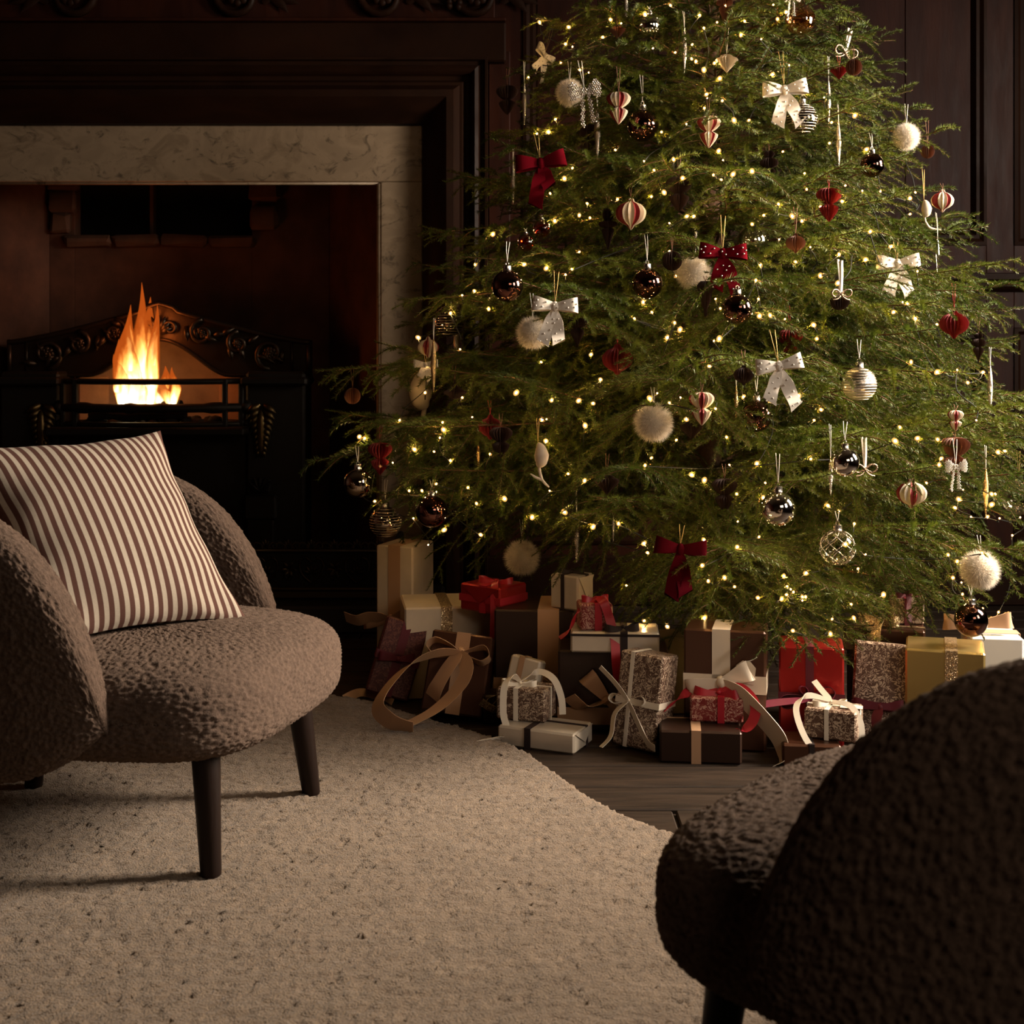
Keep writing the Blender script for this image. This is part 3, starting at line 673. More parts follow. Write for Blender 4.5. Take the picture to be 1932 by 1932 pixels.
Z = .014+vnoise(X.shape, (60, 66), .0010)+vnoise(X.shape, (250, 280), .0007)+RNG.normal(0, .0015, X.shape)
er = ins.copy()
for k in range(2):
    e2 = er.copy(); e2[1:] &= er[:-1]; e2[:-1] &= er[1:]; e2[:, 1:] &= er[:, :-1]; e2[:, :-1] &= er[:, 1:]
    if k == 0: Z[er & ~e2] = .0005
    er = e2
X2 = X+RNG.normal(0, .0016, X.shape); Y2 = Y+RNG.normal(0, .0016, X.shape)
sh = lambda a: np.pad(a, 1)
nb = sh(ins)[:-2, 1:-1] & sh(ins)[2:, 1:-1] & sh(ins)[1:-1, :-2] & sh(ins)[1:-1, 2:]
edge = ins & ~nb; ei = np.argwhere(edge); EP = np.stack([X[edge], Y[edge]], 1); pa_ = np.array(poly); pb_ = np.roll(pa_, -1, 0); dd_ = pb_-pa_
tt = np.clip(((EP[:, None]-pa_)*dd_).sum(2)/(dd_**2).sum(1), 0, 1); pr_ = pa_+dd_*tt[..., None]; k_ = ((pr_-EP[:, None])**2).sum(2).argmin(1)
near_ = pr_[np.arange(len(EP)), k_]+RNG.normal(0, .0011, EP.shape); X2[edge] = near_[:, 0]; Y2[edge] = near_[:, 1]
idx = -np.ones(X.shape, int); idx[ins] = np.arange(ins.sum())
q = np.stack([idx[:-1, :-1], idx[:-1, 1:], idx[1:, 1:], idx[1:, :-1]], -1).reshape(-1, 4); q = q[(q >= 0).all(1)]
me = arr_mesh('pile_rug', np.stack([X2[ins], Y2[ins], Z[ins]], 1), q, M['rug'], smooth=True)
rug = thing('pile_rug', 'cream wool rug with a curved edge lying under both armchairs', 'rug', me=me)

# ------------------------------------------------------------------ boucle armchairs (facing +X locally)
def boucle(V, Nn, amp, freq):
    out = np.empty(len(V))
    vor = mnoise.voronoi
    for i, p in enumerate((V*freq+RNG.normal(0, .06, V.shape)).tolist()):
        out[i] = vor(p)[0][0]
    h = (1-np.clip(out, 0, 1.1)/.9)*amp
    return V+Nn*(h[:, None])
def grid_surface(fn, nu, nv, name, mat, amp=.0062, freq=135, closed_u=False):
    """fn(u, v) -> points (vectorised); displaced along its normals into wool loops"""
    u = np.linspace(0, 1, nu, endpoint=not closed_u); v = np.linspace(0, 1, nv); U, Vv = np.meshgrid(u, v, indexing='ij')
    Pn = fn(U, Vv); e = 1e-3
    du = fn(np.clip(U+e, 0, 1 if not closed_u else 9), Vv)-fn(np.clip(U-e, 0 if not closed_u else -9, 1), Vv)
    dv = fn(U, np.clip(Vv+e, 0, 1))-fn(U, np.clip(Vv-e, 0, 1))
    N = np.cross(du, dv); N /= np.maximum(np.linalg.norm(N, axis=2, keepdims=True), 1e-9)
    V = boucle(Pn.reshape(-1, 3), N.reshape(-1, 3), amp, freq)
    I = np.arange(nu*nv).reshape(nu, nv)
    if closed_u: I = np.vstack([I, I[:1]])
    q = np.stack([I[:-1, :-1], I[1:, :-1], I[1:, 1:], I[:-1, 1:]], -1).reshape(-1, 4)
    return arr_mesh(name, V, q, mat, smooth=True)
spow = lambda a, p: np.sign(a)*np.abs(a)**p
def seat_fn(u, v):
    e1, e2 = .56, .54                            # superellipsoid, plump at the front; evenly spaced round both ways
    f1 = 2*PI*u; a = np.arctan2(spow(np.sin(f1), 1/e2), spow(np.cos(f1), 1/e2)); f2 = PI*(v-.5); t = np.arctan2(spow(np.sin(f2), 1/e1), np.maximum(np.cos(f2), 0)**(1/e1))
    ct, st_ = spow(np.cos(t), e1), spow(np.sin(t), e1)
    x = -.062+.345*ct*spow(np.cos(a), e2); y_ = .335*ct*spow(np.sin(a), e2)*(1+.10*np.clip((.10-x)/.25, 0, 1))
    z = .292+.100*st_+.012*np.cos(np.clip(x*3, -1.5, 1.5))
    z = z+np.where(st_ > 0, -.012*(1-np.clip((x+.35)/.7, 0, 1)), 0)
    return np.stack([x, y_, z], -1)
def shell_path(s):
    """plan curve of the tub back: s in [-1, 1] from the near arm front round the back to the far arm front"""
    a = s*PI*.5
    r = 2.7
    x = -.06-.33*spow(np.cos(a*1.0), 2/r*1.0); y_ = .355*spow(np.sin(a), 2/2.9)
    x = x+.13*np.clip(np.abs(s)-.72, 0, 1)/.28*1.0
    return x, y_
def ztop(s):
    u = (1-np.abs(s))/.50
    f = np.clip(1-(1-np.clip(u, 0, 1))**2.5, 0, 1)**.42
    return .40+.295*f+.015*np.clip((u-.8)/.8, 0, 1)
def shell_fn(u, v):
    # u goes round the rim of a lozenge section, v along the plan path
    s = 2*v-1; s = np.sign(s)*(1-(1-np.abs(s))**1.25); s = np.clip(s, -1, 1)
    a = 2*PI*u
    zb = .178; zt_ = ztop(s); zc = (zb+zt_)/2; hz = (zt_-zb)/2
    endf = np.clip(1-np.abs(s)**13, 0, 1)**.5
    th = .062*endf**.8
    x, y_ = shell_path(s); e = 1e-3; x1, y1 = shell_path(s+e); x0, y0 = shell_path(s-e)
    tx, ty = x1-x0, y1-y0; L = np.maximum(np.hypot(tx, ty), 1e-9); nx, ny = ty/L, -tx/L
    wz = np.sin(a); ca = np.sign(np.cos(a))*np.sqrt(np.clip(1-np.abs(wz)**4.76, 0, 1)); off = th*spow(ca, .75); z = zc+hz*endf*wz
    lean = (z-.3)*.10*np.abs(np.cos(s*PI/2))
    return np.stack([x+nx*off-lean, y_+ny*off, z], -1)
seat_me = grid_surface(seat_fn, 620, 290, 'seat', M['boucle'], closed_u=True)
shell_me = grid_surface(shell_fn, 400, 640, 'backrest', M['boucle'], closed_u=True)
def leg_mesh():
    m_ = MB(); m_.lathe([(.0001, 0), (.0165, 0), (.0185, .003), (.0268, .235), (.0001, .235)], 16); return m_.mesh('leg', M['leg'], .9)
leg_me = leg_mesh()
def armchair(label, loc, rz):
    t = thing('armchair', label, 'armchair', loc, (0, 0, rz), 'brown boucle armchairs')
    obj('seat', seat_me, t); obj('backrest', shell_me, t)
    for (x_, y_) in ((.175, .205), (.175, -.205), (-.36, .10), (-.36, -.10)):
        obj('leg', leg_me, t, loc=(x_+(.022 if x_ > 0 else -.03), y_*1.0+math.copysign(.022, y_), .012), rot=(math.copysign(.10, y_)*1.0, (-.10 if x_ > 0 else .12), 0))
    return t
chair_l = armchair('brown boucle armchair on the cream rug with a striped cushion on it', (-.665, 2.70, 0), math.atan2(-.25, .97))
chair_r = armchair('empty brown boucle armchair seen from behind, nearest the viewer', (.522, 1.675, 0), math.atan2(.62, -.785))

# striped cushion leaning in the left chair
BL, BR, TR, TL = Vector((-.86, 2.50, .398)), Vector((-.535, 2.79, .392)), Vector((-.750, 2.94, .765)), Vector((-1.07, 2.65, .755))
nu, nv = 90, 90
u = np.linspace(-1, 1, nu); v = np.linspace(-1, 1, nv); U, Vv = np.meshgrid(u, v, indexing='ij')
ex = (BR-BL+TR-TL)/2; ey = (TL-BL+TR-BR)/2; nrm = ex.cross(ey).normalized(); cen = (BL+BR+TR+TL)/4
A = lambda w: np.array(w)
vts = []; tris_uv = []
for side in (1, -1):
    pin = (1-.095*(1-U**2)*(np.abs(Vv)**1.6)); pin2 = (1-.12*(1-Vv**2)*(np.abs(U)**1.6))
    uu, vv = U*pin2, Vv*pin
    base = ((1-uu)*(1-vv))[..., None]*A(BL)+((1+uu)*(1-vv))[..., None]*A(BR)+((1+uu)*(1+vv))[..., None]*A(TR)+((1-uu)*(1+vv))[..., None]*A(TL)
    base /= 4
    puff = (np.clip(1-U**2, 0, 1)**.55)*(np.clip(1-Vv**2, 0, 1)**.55)
    wr = .006*np.sin(U*9+Vv*4)*np.abs(Vv)**2+.006*np.sin(U*4-Vv*11)*np.abs(U)**2.5+.007*np.sin(9*(U+Vv))*np.clip((U-Vv)-.8, 0, 1)
    base = base+A(nrm)*((side*(.078*puff)+wr*(puff**.5))[..., None])
    vts.append(base.reshape(-1, 3))
I = np.arange(nu*nv).reshape(nu, nv); q1 = np.stack([I[:-1, :-1], I[1:, :-1], I[1:, 1:], I[:-1, 1:]], -1).reshape(-1, 4)
def uvmesh(name, V, q, UVs, mat):
    me = arr_mesh(name, V, q, mat, smooth=True); uvl = me.uv_layers.new(name='UVMap')
    uvl.data.foreach_set('uv', UVs[q.ravel()].astype(np.float32).ravel()); return me
UVs = np.stack([(U.ravel()+1)/2, (Vv.ravel()+1)/2], 1)
c_obj = thing('striped_cushion', 'brown and cream striped cushion leaning in the armchair by the fire', 'cushion', cen)
obj('front_cover', uvmesh('front_cover', vts[0]-A(cen), q1, UVs, M['stripes']), c_obj)
obj('back_cover', uvmesh('back_cover', vts[1]-A(cen), q1[:, ::-1], UVs, M['stripes']), c_obj)
# ------------------------------------------------------------------ christmas tree
TX, TY, TOPZ = .565, 3.93, 2.74
def cone_r(z): return .51*(TOPZ-z)
def needles(twigs, dens, rng):
    """twigs: list of (points Nx3, first fraction that carries needles, length scale)"""
    Ps = []; Ts = []; Ls = []
    for pts, t0, sc_ in twigs:
        seg = np.diff(pts, axis=0); ln = np.linalg.norm(seg, axis=1); cum = np.concatenate([[0], np.cumsum(ln)]); tot = cum[-1]
        n = int(tot*(1-t0)*dens)
        if n < 2: continue
        s = tot*(t0+(1-t0)*(np.arange(n)+rng.random(n)*.8)/n); s = np.minimum(s, tot*.999)
        i = np.clip(np.searchsorted(cum, s)-1, 0, len(seg)-1); f = (s-cum[i])/np.maximum(ln[i], 1e-9)
        Ps.append(pts[i]+seg[i]*f[:, None]); Ts.append(seg[i]/np.maximum(ln[i], 1e-9)[:, None]); Ls.append(sc_*(1-.25*(s/tot)**3))
    Pp, T, L = np.concatenate(Ps), np.concatenate(Ts), np.concatenate(Ls); n = len(Pp)
    rv = rng.normal(0, 1, (n, 3)); rv[:, 2] = rv[:, 2]*.8+.30
    rad = rv-T*(rv*T).sum(1, keepdims=True); rad /= np.maximum(np.linalg.norm(rad, axis=1, keepdims=True), 1e-9)
    th = np.radians(rng.normal(47, 10, n)); d = T*np.cos(th)[:, None]+rad*np.sin(th)[:, None]
    L = L*rng.normal(.0146, .0020, n); side = np.cross(d, rad); side /= np.maximum(np.linalg.norm(side, axis=1, keepdims=True), 1e-9)
    w = .00120
    tip = Pp+d*L[:, None]; tip[:, 2] += .0012
    V = np.stack([Pp+side*w, Pp-side*w, tip], 1).reshape(-1, 3)
    tri = np.arange(3*n).reshape(-1, 3)
    return V, tri
def branch_proto(L, seed, dens=1050):
    rng = np.random.default_rng(seed); twigs = []; mb = MB()
    s = np.linspace(0, 1, 18); wob = np.cumsum(rng.normal(0, .010*L, 18))*.5
    sag = rng.uniform(.16, .30)
    main = np.stack([L*s, wob, L*(.16*s-sag*s**2+.07*s**4)], 1)
    twigs.append((main, .30 if L > .5 else .15, 1.0)); mb.tube(main.tolist(), list(np.linspace(.0055, .0012, 18)*(.5+.5*L)), 5)
    at = lambda t: np.array([np.interp(t, s, main[:, k]) for k in range(3)])
    t = .16; side = 1
    while t < .97:
        ln = L*.50*(1-t)**.85*(.55+.45*min(1, (t-.05)/.25))*rng.uniform(.75, 1.2)+.045
        ang = math.radians(rng.uniform(42, 62)); p0 = at(t); k = 8; q = np.linspace(0, 1, k)
        droop = rng.uniform(.22, .60)*ln; curl = rng.uniform(-.1, .25)
        a = ang-curl*q
        step = np.stack([np.cos(a), side*np.sin(a), np.zeros(k)], 1)*(ln/(k-1)); pts = p0+np.concatenate([[np.zeros(3)], np.cumsum(step[1:], 0)]); pts[:, 2] += rng.uniform(-.05, .12)*ln*q-droop*q**2
        twigs.append((pts, .05, .95)); mb.tube(pts.tolist(), list(np.linspace(.0018, .0009, k)), 4)
        if ln > .12:
            r = .22; s2 = 1
            while r < .9:
                l2 = ln*.48*(1-r)*rng.uniform(.7, 1.2)+.025; i0 = r*(k-1); i_ = int(i0); pp = pts[i_]+(pts[min(i_+1, k-1)]-pts[i_])*(i0-i_); pp = np.array(pp)
                a2 = ang*side+s2*math.radians(rng.uniform(35, 55)); q2 = np.linspace(0, 1, 5)
                p2 = pp+np.stack([np.cos(a2)*l2*q2, np.sin(a2)*l2*q2, -rng.uniform(.1, .45)*l2*q2**2-.2*droop/ln*l2*q2], 1)
                twigs.append((p2, .06, .85)); mb.tube(p2.tolist(), .0009, 3)
                r += .054/ln*rng.uniform(.8, 1.2); s2 = -s2
        t += .038/L*rng.uniform(.75, 1.25)*(.8+.4*t); side = -side
    V, tri = needles(twigs, dens, rng)
    bark = mb.mesh('branch', M['bark'], 3.1)
    return bark, arr_mesh('needles', V, tri, M['needle']), Vector(main[-1].tolist()), L
PROTO = {.42: [branch_proto(.42, 11+i) for i in range(3)], .68: [branch_proto(.68, 21+i) for i in range(4)], .98: [branch_proto(.98, 31+i) for i in range(5)]}
REAR = {.42: [branch_proto(.42, 51, 380)], .68: [branch_proto(.68, 52, 380)], .98: [branch_proto(.98, 53, 340), branch_proto(.98, 54, 340)]}   # turned to the wall: sparser
tree = thing('christmas_tree', 'tall bushy spruce christmas tree lit with warm lights beside the fireplace', 'christmas tree', (TX, TY, 0))
m_ = MB(); m_.tube([(.01*math.sin(i*1.3), .01*math.cos(i*1.7), TOPZ*.93*i/14) for i in range(15)], list(np.linspace(.052, .010, 15)), 12); obj('trunk', m_.mesh('trunk', M['bark'], 3.1), tree)
nbr = 0
def put_branch(base, direction_z, pitch, L, roll):
    global nbr
    key = min(PROTO, key=lambda k_: abs(math.log(L/k_))); bark, ndl, tip, L0 = random.choice((REAR if math.sin(direction_z) > .42 else PROTO)[key]); sc_ = L/L0
    b = obj('branch', bark, tree, loc=base, rot=(roll, -pitch, direction_z), scale=(sc_, sc_*random.choice((-1, 1))*random.uniform(.95, 1.1), sc_))
    b.rotation_mode = 'XYZ'; nd = obj('needles', ndl, b, kind='stuff'); nbr += 1; return b
ga = 0
for z, L_b, n in ((.27, .66, 11), (.33, .80, 12)):   # lowest skirt above the presents
    for k in range(n):
        az = 2*PI*(k+random.uniform(-.2, .2))/n+z*9
        if math.cos(az) < -.12 or math.sin(az) > .75: continue
        put_branch((0, 0, z), az, random.uniform(-.02, .08), L_b*random.uniform(.88, 1.08)*(1.0 if math.sin(az) < .3 else .9), random.uniform(-.3, .3))
z = .40
while z < 2.30 and nbr < 282:
    R = cone_r(z)
    n = int(round(4.6+6.2*min(1, R/1.1)))
    for k in range(n):
        az = 2*PI*(k+random.uniform(-.22, .22))/n+ga
        ca, sa = math.cos(az), math.sin(az)
        yr = .88 if sa < 0 else .84
        rr = R/math.sqrt(ca*ca+(sa/yr)**2)*random.uniform(.86, 1.06)
        if sa > .5 and random.random() < .25: continue
        L = min(1.15, rr)
        if z < .55: L *= .90
        if z < .46 and ca < -.3: continue
        pitch = random.uniform(-.02, .16)+.10*(z-.5)-(.10 if z < .6 else 0)*0
        if z > 1.2: pitch += random.uniform(0, .12)
        put_branch((0, 0, z+random.uniform(-.03, .03)), az, pitch, L, random.uniform(-.35, .35))
    z += .052+.030*max(0, 1.1-R)*0+.010; ga += 2.4
# a few long or lifted boughs that make the outline
def aim_branch(tip_w, base_z, L0=None):
    base = Vector((0, 0, base_z)); v = Vector(tip_w)-Vector((TX, TY, 0))-base; key = .98 if v.length > .8 else (.68 if v.length > .5 else .42)
    bark, ndl, tip, L = PROTO[key][int(abs(v.x*977)) % len(PROTO[key])]
    sc_ = v.length/tip.length; az = math.atan2(v.y, v.x); pit = math.asin(v.z/v.length)-math.asin(tip.z/tip.length)
    b = obj('branch', bark, tree, loc=base, rot=(random.uniform(-.15, .15), -pit, az), scale=sc_); obj('needles', ndl, b, kind='stuff')
for (px, py, d, bz) in ((578, 870, 3.62, .84), (595, 700, 3.72, .98), (690, 800, 3.60, .86), (745, 565, 3.6, 1.14), (820, 440, 3.75, 1.32), (880, 345, 3.8, 1.42), (925, 250, 3.8, 1.55), (955, 130, 3.85, 1.66), (1650, 62, 3.8, 1.70), (1758, 205, 3.75, 1.55), (1830, 420, 3.7, 1.28), (1912, 600, 3.6, 1.14), (1600, 560, 3.15, 1.15), (1260, 690, 3.05, 1.06), (1450, 330, 3.3, 1.40), (1120, 300, 3.5, 1.5), (1550, 1232, 3.10, .46), (1478, 1222, 3.12, .50), (1335, 1150, 3.12, .52), (1000, 35, 3.7, 1.76), (985, 175, 3.7, 1.58), (925, 330, 3.7, 1.36), (1080, 15, 3.6, 1.86), (1760, 470, 3.4, 1.2)):
    aim_branch(P(px, py, d), bz)
print('branches', nbr)
# ------------------------------------------------------------------ presents
def basis(face):
    if face == 'front': return Vector((1, 0, 0)), Vector((0, 0, 1)), Vector((0, -1, 0))
    return Vector((1, 0, 0)), Vector((0, 1, 0)), Vector((0, 0, 1))
def bow(parent, mat, at, a, w, face='front', style='round', rot=0.0, tails=(), knot=True, loops=2):
    X_, Y_, Z_ = basis(face); c, s_ = math.cos(rot), math.sin(rot); at = Vector(at)
    mp = lambda p: at+X_*(p[0]*c-p[1]*s_)+Y_*(p[0]*s_+p[1]*c)+Z_*p[2]
    wd = lambda v: X_*(v[0]*c-v[1]*s_)+Y_*(v[0]*s_+v[1]*c)+Z_*v[2]
    for k in range(loops):
        sd = -1 if k % 2 == 0 else 1; e = 1.0-.12*k+(.1 if k > 1 else 0); m_ = MB()
        if style == 'round':
            pts = [(0, 0, .006), (sd*.35*a, .16*a*e, .05*a), (sd*.80*a*e, .24*a, .12*a), (sd*1.0*a*e, .02*a, .14*a), (sd*.78*a*e, -.20*a, .12*a), (sd*.32*a, -.12*a, .06*a), (0, 0, .006)]
            wdir = wd((0, .35, 1)); ws = [.25, .7, 1, 1, 1, .7, .25]
        else:
            pts = [(0, 0, .012), (sd*.40*a, .05*a, .16*a), (sd*.85*a*e, .10*a, .20*a), (sd*1.0*a*e, .09*a, .10*a), (sd*.85*a*e, .06*a, .03*a), (sd*.4*a, .02*a, .012*a), (0, 0, .002)]
            wdir = wd((-sd*.15, 1, .12)); ws = [.40, .72, 1, 1, 1, .72, .40]
        q = cr([mp(p) for p in pts], 5); m_.strip(q, [w*x for x in lerp_list(ws, len(q))], wdir, .0006)
        obj('bow_loop', m_.mesh('bow_loop', mat, 1.2), parent)
    if knot:
        m_ = MB(); m_.sphere((0, 0, 0), w*.62, 10, 8, sq=(.9, 1.15, .8)); m_.v = [tuple(mp((p[0], p[1], p[2]+.008))) for p in m_.v]
        obj('bow_knot', m_.mesh('bow_knot', mat, 3.1), parent)
    for (pts, tw) in tails:
        m_ = MB(); q = cr([mp(p) for p in pts], 6); n = len(q)
        wdirs = [wd((math.cos(tw[0]+(tw[1]-tw[0])*i/(n-1)), math.sin(tw[0]+(tw[1]-tw[0])*i/(n-1))*.8, .55)) for i in range(n)]
        m_.strip(q, [w*min(1, .4+4*i/n) for i in range(n)], wdirs, .0006); obj('ribbon_tail', m_.mesh('ribbon_tail', mat, 1.2), parent)
def gift(label, px, d, w, dp, h, paper, z0=0.0, rz=0.0, tilt=(0, 0), bands=(), fold=None, name='wrapped_present', group=None):
    r = math.radians(rz); x = (px-CX)*d/F
    loc = (x-math.sin(r)*dp/2, d+math.cos(r)*dp/2, z0)
    t = thing(name, label, 'present', loc, (math.radians(tilt[0]), math.radians(tilt[1]), r), group or 'wrapped presents under the tree')
    m_ = MB(); m_.bbox((0, 0, h/2), (w, dp, h), .0045)
    # slight sag of the paper between the edges
    obj('wrapped_box', m_.mesh('wrapped_box', M[paper], .4), t)
    for (ax, off, bw, mat) in bands:
        m_ = MB(); g = .0012
        if ax == 'v':
            pts = [(off, -dp/2-g, h/2), (off, -dp/2-g, h+g), (off, dp/2+g, h+g), (off, dp/2+g, -0.0002), (off, -dp/2-g, -0.0002), (off, -dp/2-g, h/2)]; wdr = (1, 0, 0)
        elif ax == 'h':
            pts = [(0, -dp/2-g, off), (w/2+g, -dp/2-g, off), (w/2+g, dp/2+g, off), (-w/2-g, dp/2+g, off), (-w/2-g, -dp/2-g, off), (0, -dp/2-g, off)]; wdr = (0, 0, 1)
        else:
            pts = [(0, off, h+g), (w/2+g, off, h+g), (w/2+g, off, -.0002), (-w/2-g, off, -.0002), (-w/2-g, off, h+g), (0, off, h+g)]; wdr = (0, 1, 0)
        for i in range(len(pts)-1):
            a, b = Vector(pts[i]), Vector(pts[i+1]); W_ = Vector(wdr)
            nn = (b-a).normalized().cross(W_)
            m_.add([a-W_*bw/2-nn*.0005, b-W_*bw/2-nn*.0005, b+W_*bw/2-nn*.0005, a+W_*bw/2-nn*.0005, a-W_*bw/2+nn*.0005, b-W_*bw/2+nn*.0005, b+W_*bw/2+nn*.0005, a+W_*bw/2+nn*.0005], [(0, 1, 2, 3), (7, 6, 5, 4), (0, 4, 5, 1), (2, 6, 7, 3), (0, 3, 7, 4), (1, 5, 6, 2)])
        obj('ribbon_band', m_.mesh('ribbon_band', M[mat]), t)
    if fold:   # folded paper triangle on the right or front end
        m_ = MB(); e = .0016
        if fold == 'r': q = [(w/2+.0008, -dp*.46, h*.96), (w/2+.0008, dp*.46, h*.96), (w/2+e*1.6, dp*.02, h*.30)]; nx = Vector((1, 0, 0))
        else: q = [(-w*.46, -dp/2-.0008, h*.96), (w*.46, -dp/2-.0008, h*.96), (w*.02, -dp/2-e*1.6, h*.35)]; nx = Vector((0, -1, 0))
        q = [Vector(p) for p in q]; m_.add(q+[p+nx*e for p in q], [(0, 1, 2), (5, 4, 3), (0, 3, 4, 1), (1, 4, 5, 2), (2, 5, 3, 0)]); obj('paper_fold', m_.mesh('paper_fold', M[paper]), t)
    return t
def tag(parent, at, w, h, face, rot, strokes, sc_):
    X_, Y_, Z_ = basis(face); c, s_ = math.cos(rot), math.sin(rot); at = Vector(at)
    mp = lambda p: at+X_*(p[0]*c-p[1]*s_)+Y_*(p[0]*s_+p[1]*c)+Z_*p[2]
    m_ = MB(); o2 = [(-w/2, -h/2), (w/2, -h/2), (w/2, h*.25), (w*.2, h/2), (-w*.2, h/2), (-w/2, h*.25)]
    m_.add([mp((a, b, 0)) for a, b in o2]+[mp((a, b, .0012)) for a, b in o2], [tuple(range(6))[::-1], tuple(range(6, 12))]+[(i, (i+1) % 6, 6+(i+1) % 6, 6+i) for i in range(6)])
    tg = obj('gift_tag', m_.mesh('gift_tag', M['card']), parent, label='small cream gift tag with handwriting')
    m_ = MB()
    for st_ in strokes: m_.tube(cr([mp((a*sc_, b*sc_, .0018)) for a, b in st_], 4), .0007, 4)
    obj('handwriting', m_.mesh('handwriting', M['ink']), tg)
# joined handwriting "als" and "La", in units of the x-height
S_ALS = [[(-1.5, .55), (-1.9, .9), (-2.3, .4), (-1.9, 0), (-1.45, .5), (-1.4, .9), (-1.35, .1), (-.9, .2), (-.5, 1.6), (-.75, 1.8), (-.75, .3), (-.4, 0), (0, .3), (.35, .9), (.6, .4), (.3, .0), (0, .08)]]
S_LA = [[(-1.1, 1.7), (-1.3, 1.9), (-1.25, .1), (-.9, .05), (-.4, .1)], [(.5, .6), (.1, .9), (-.2, .4), (.1, .0), (.5, .5), (.55, .9), (.6, .05), (.9, .1)]]

# back row, left
g = gift('tall ivory box with a tan ribbon and bow, under the left branches by the fender', 744, 3.92, .116, .14, .372, 'wrap_ivory', rz=-22, bands=[('v', .0, .038, 'rib_tan')])
bow(g, M['rib_tan'], (-.005, -.075, .165), .085, .020, style='flat', rot=.25, tails=[([(0, 0, .01), (-.05, .02, .03), (-.09, .018, .035), (-.13, .035, .03)], (1.3, 1.2)), ([(0, 0, .01), (.02, -.05, .02), (.015, -.11, .02)], (0, .3))])
g = gift('flat ivory box lying beneath the red foil present', 850, 3.68, .245, .20, .245, 'wrap_ivory', rz=8, bands=[('v', -.01, .03, 'rib_glit')])
g = gift('red foil present with a fringed red ribbon, on top of the flat ivory box', 905, 3.60, .135, .115, .070, 'wrap_red', z0=.2465, rz=-38, bands=[('v', .01, .022, 'rib_red'), ('h', .034, .018, 'rib_red')], fold='f')
bow(g, M['rib_red'], (.01, 0, .068), .05, .011, face='top', style='round', rot=.3, tails=[([(0, 0, .01), (.015, -.05, .01), (.02, -.066, -.02), (.021, -.068, -.07), (.02, -.07, -.13)], (0, .1))])
g = gift('large dark brown box with a wide tan ribbon, standing behind the small leaning ivory box', 1008, 3.52, .205, .19, .268, 'wrap_dark', rz=-4, bands=[('v', .036, .055, 'rib_tan'), ('h', .075, .04, 'rib_tan')])
bow(g, M['rib_tan'], (.02, -.10, .085), .075, .022, style='flat', rot=.1, tails=[([(0, 0, .01), (.04, -.02, .03), (.10, -.03, .02)], (1.4, 1.5))])
g = gift('leaning wine red leaf-print box tied with dark velvet, leftmost on the floor', 728, 3.63, .115, .09, .20, 'damask_wine', rz=4, tilt=(-10, 17), z0=.012, bands=[('v', .0, .024, 'rib_wine'), ('h', .10, .022, 'rib_wine')])
bow(g, M['rib_wine'], (0, -.05, .10), .05, .012, style='flat', rot=.2)
g = gift('brown box leaning back with a big tan satin bow and long curling tails', 848, 3.44, .155, .125, .20, 'wrap_brown', rz=-9, tilt=(-17, 6), z0=.006, bands=[('v', .004, .036, 'rib_tan')])
bow(g, M['rib_tan'], (.004, -.066, .150), .085, .021, style='round', rot=-.03, tails=[
    ([(0, 0, .02), (-.05, -.012, .05), (-.11, -.05, .055), (-.155, -.11, .06), (-.165, -.165, .09), (-.12, -.192, .12), (-.06, -.200, .13)], (.9, .5)),
    ([(0, 0, .02), (.03, -.04, .05), (.015, -.09, .055), (-.03, -.15, .07), (-.10, -.205, .10)], (.4, .2)),
    ([(0, 0, .02), (-.02, -.04, .03), (-.04, -.09, .03), (-.05, -.12, .012)], (.1, .0))])
g = gift('small ivory box with a brown band, leaning on the dark brown box', 972, 3.40, .080, .045, .115, 'wrap_ivory', rz=-24, tilt=(-12, 9), z0=.055, bands=[('v', -.008, .014, 'rib_tan')])
g = gift('low dark present with a small gold bow, left of the leaning ivory box', 945, 3.44, .085, .07, .072, 'wrap_dark', rz=10)
bow(g, M['rib_glit'], (0, -.03, .073), .042, .011, face='front', style='round', rot=.6, tails=[([(0, 0, .01), (.02, -.03, .02), (.03, -.06, .02)], (.3, .5)), ([(0, 0, .01), (-.03, -.02, .02), (-.05, .02, .02)], (.8, .5))])
g = gift('small ivory cube with dark ribbons, on top of the large dark brown box', 1064, 3.52, .085, .075, .088, 'wrap_pearl', z0=.2692, rz=-36, bands=[('v', -.004, .011, 'rib_dark'), ('y', .004, .014, 'rib_dark')], fold='r')
bow(g, M['rib_dark'], (0, 0, .09), .035, .006, face='top', style='round', rot=.5)
# centre stack
g = gift('dark brown box with a tan band and loose tan bow, under the flat ivory box', 1157, 3.37, .270, .16, .198, 'wrap_dark', rz=-3, bands=[('h', .038, .042, 'rib_tan')])
bow(g, M['rib_tan'], (-.015, -.083, .082), .075, .022, style='flat', rot=-.75, tails=[([(0, 0, .01), (-.03, -.05, .02), (-.075, -.055, .03)], (1.2, 1.2))])
g = gift('long flat ivory box with a dark velvet ribbon, under the small red cube', 1160, 3.34, .215, .12, .050, 'wrap_pearl', z0=.1992, rz=-4, bands=[('v', .022, .018, 'rib_dark'), ('h', .043, .006, 'rib_dark')])
bow(g, M['rib_dark'], (.02, -.045, .054), .045, .009, face='top', style='round', rot=.25, loops=2)
g = gift('small red leaf-print cube with a red satin ribbon trailing down, topmost of the centre stack', 1126, 3.36, .080, .07, .064, 'damask_red', z0=.2502, rz=6, bands=[('v', .004, .018, 'rib_red')])
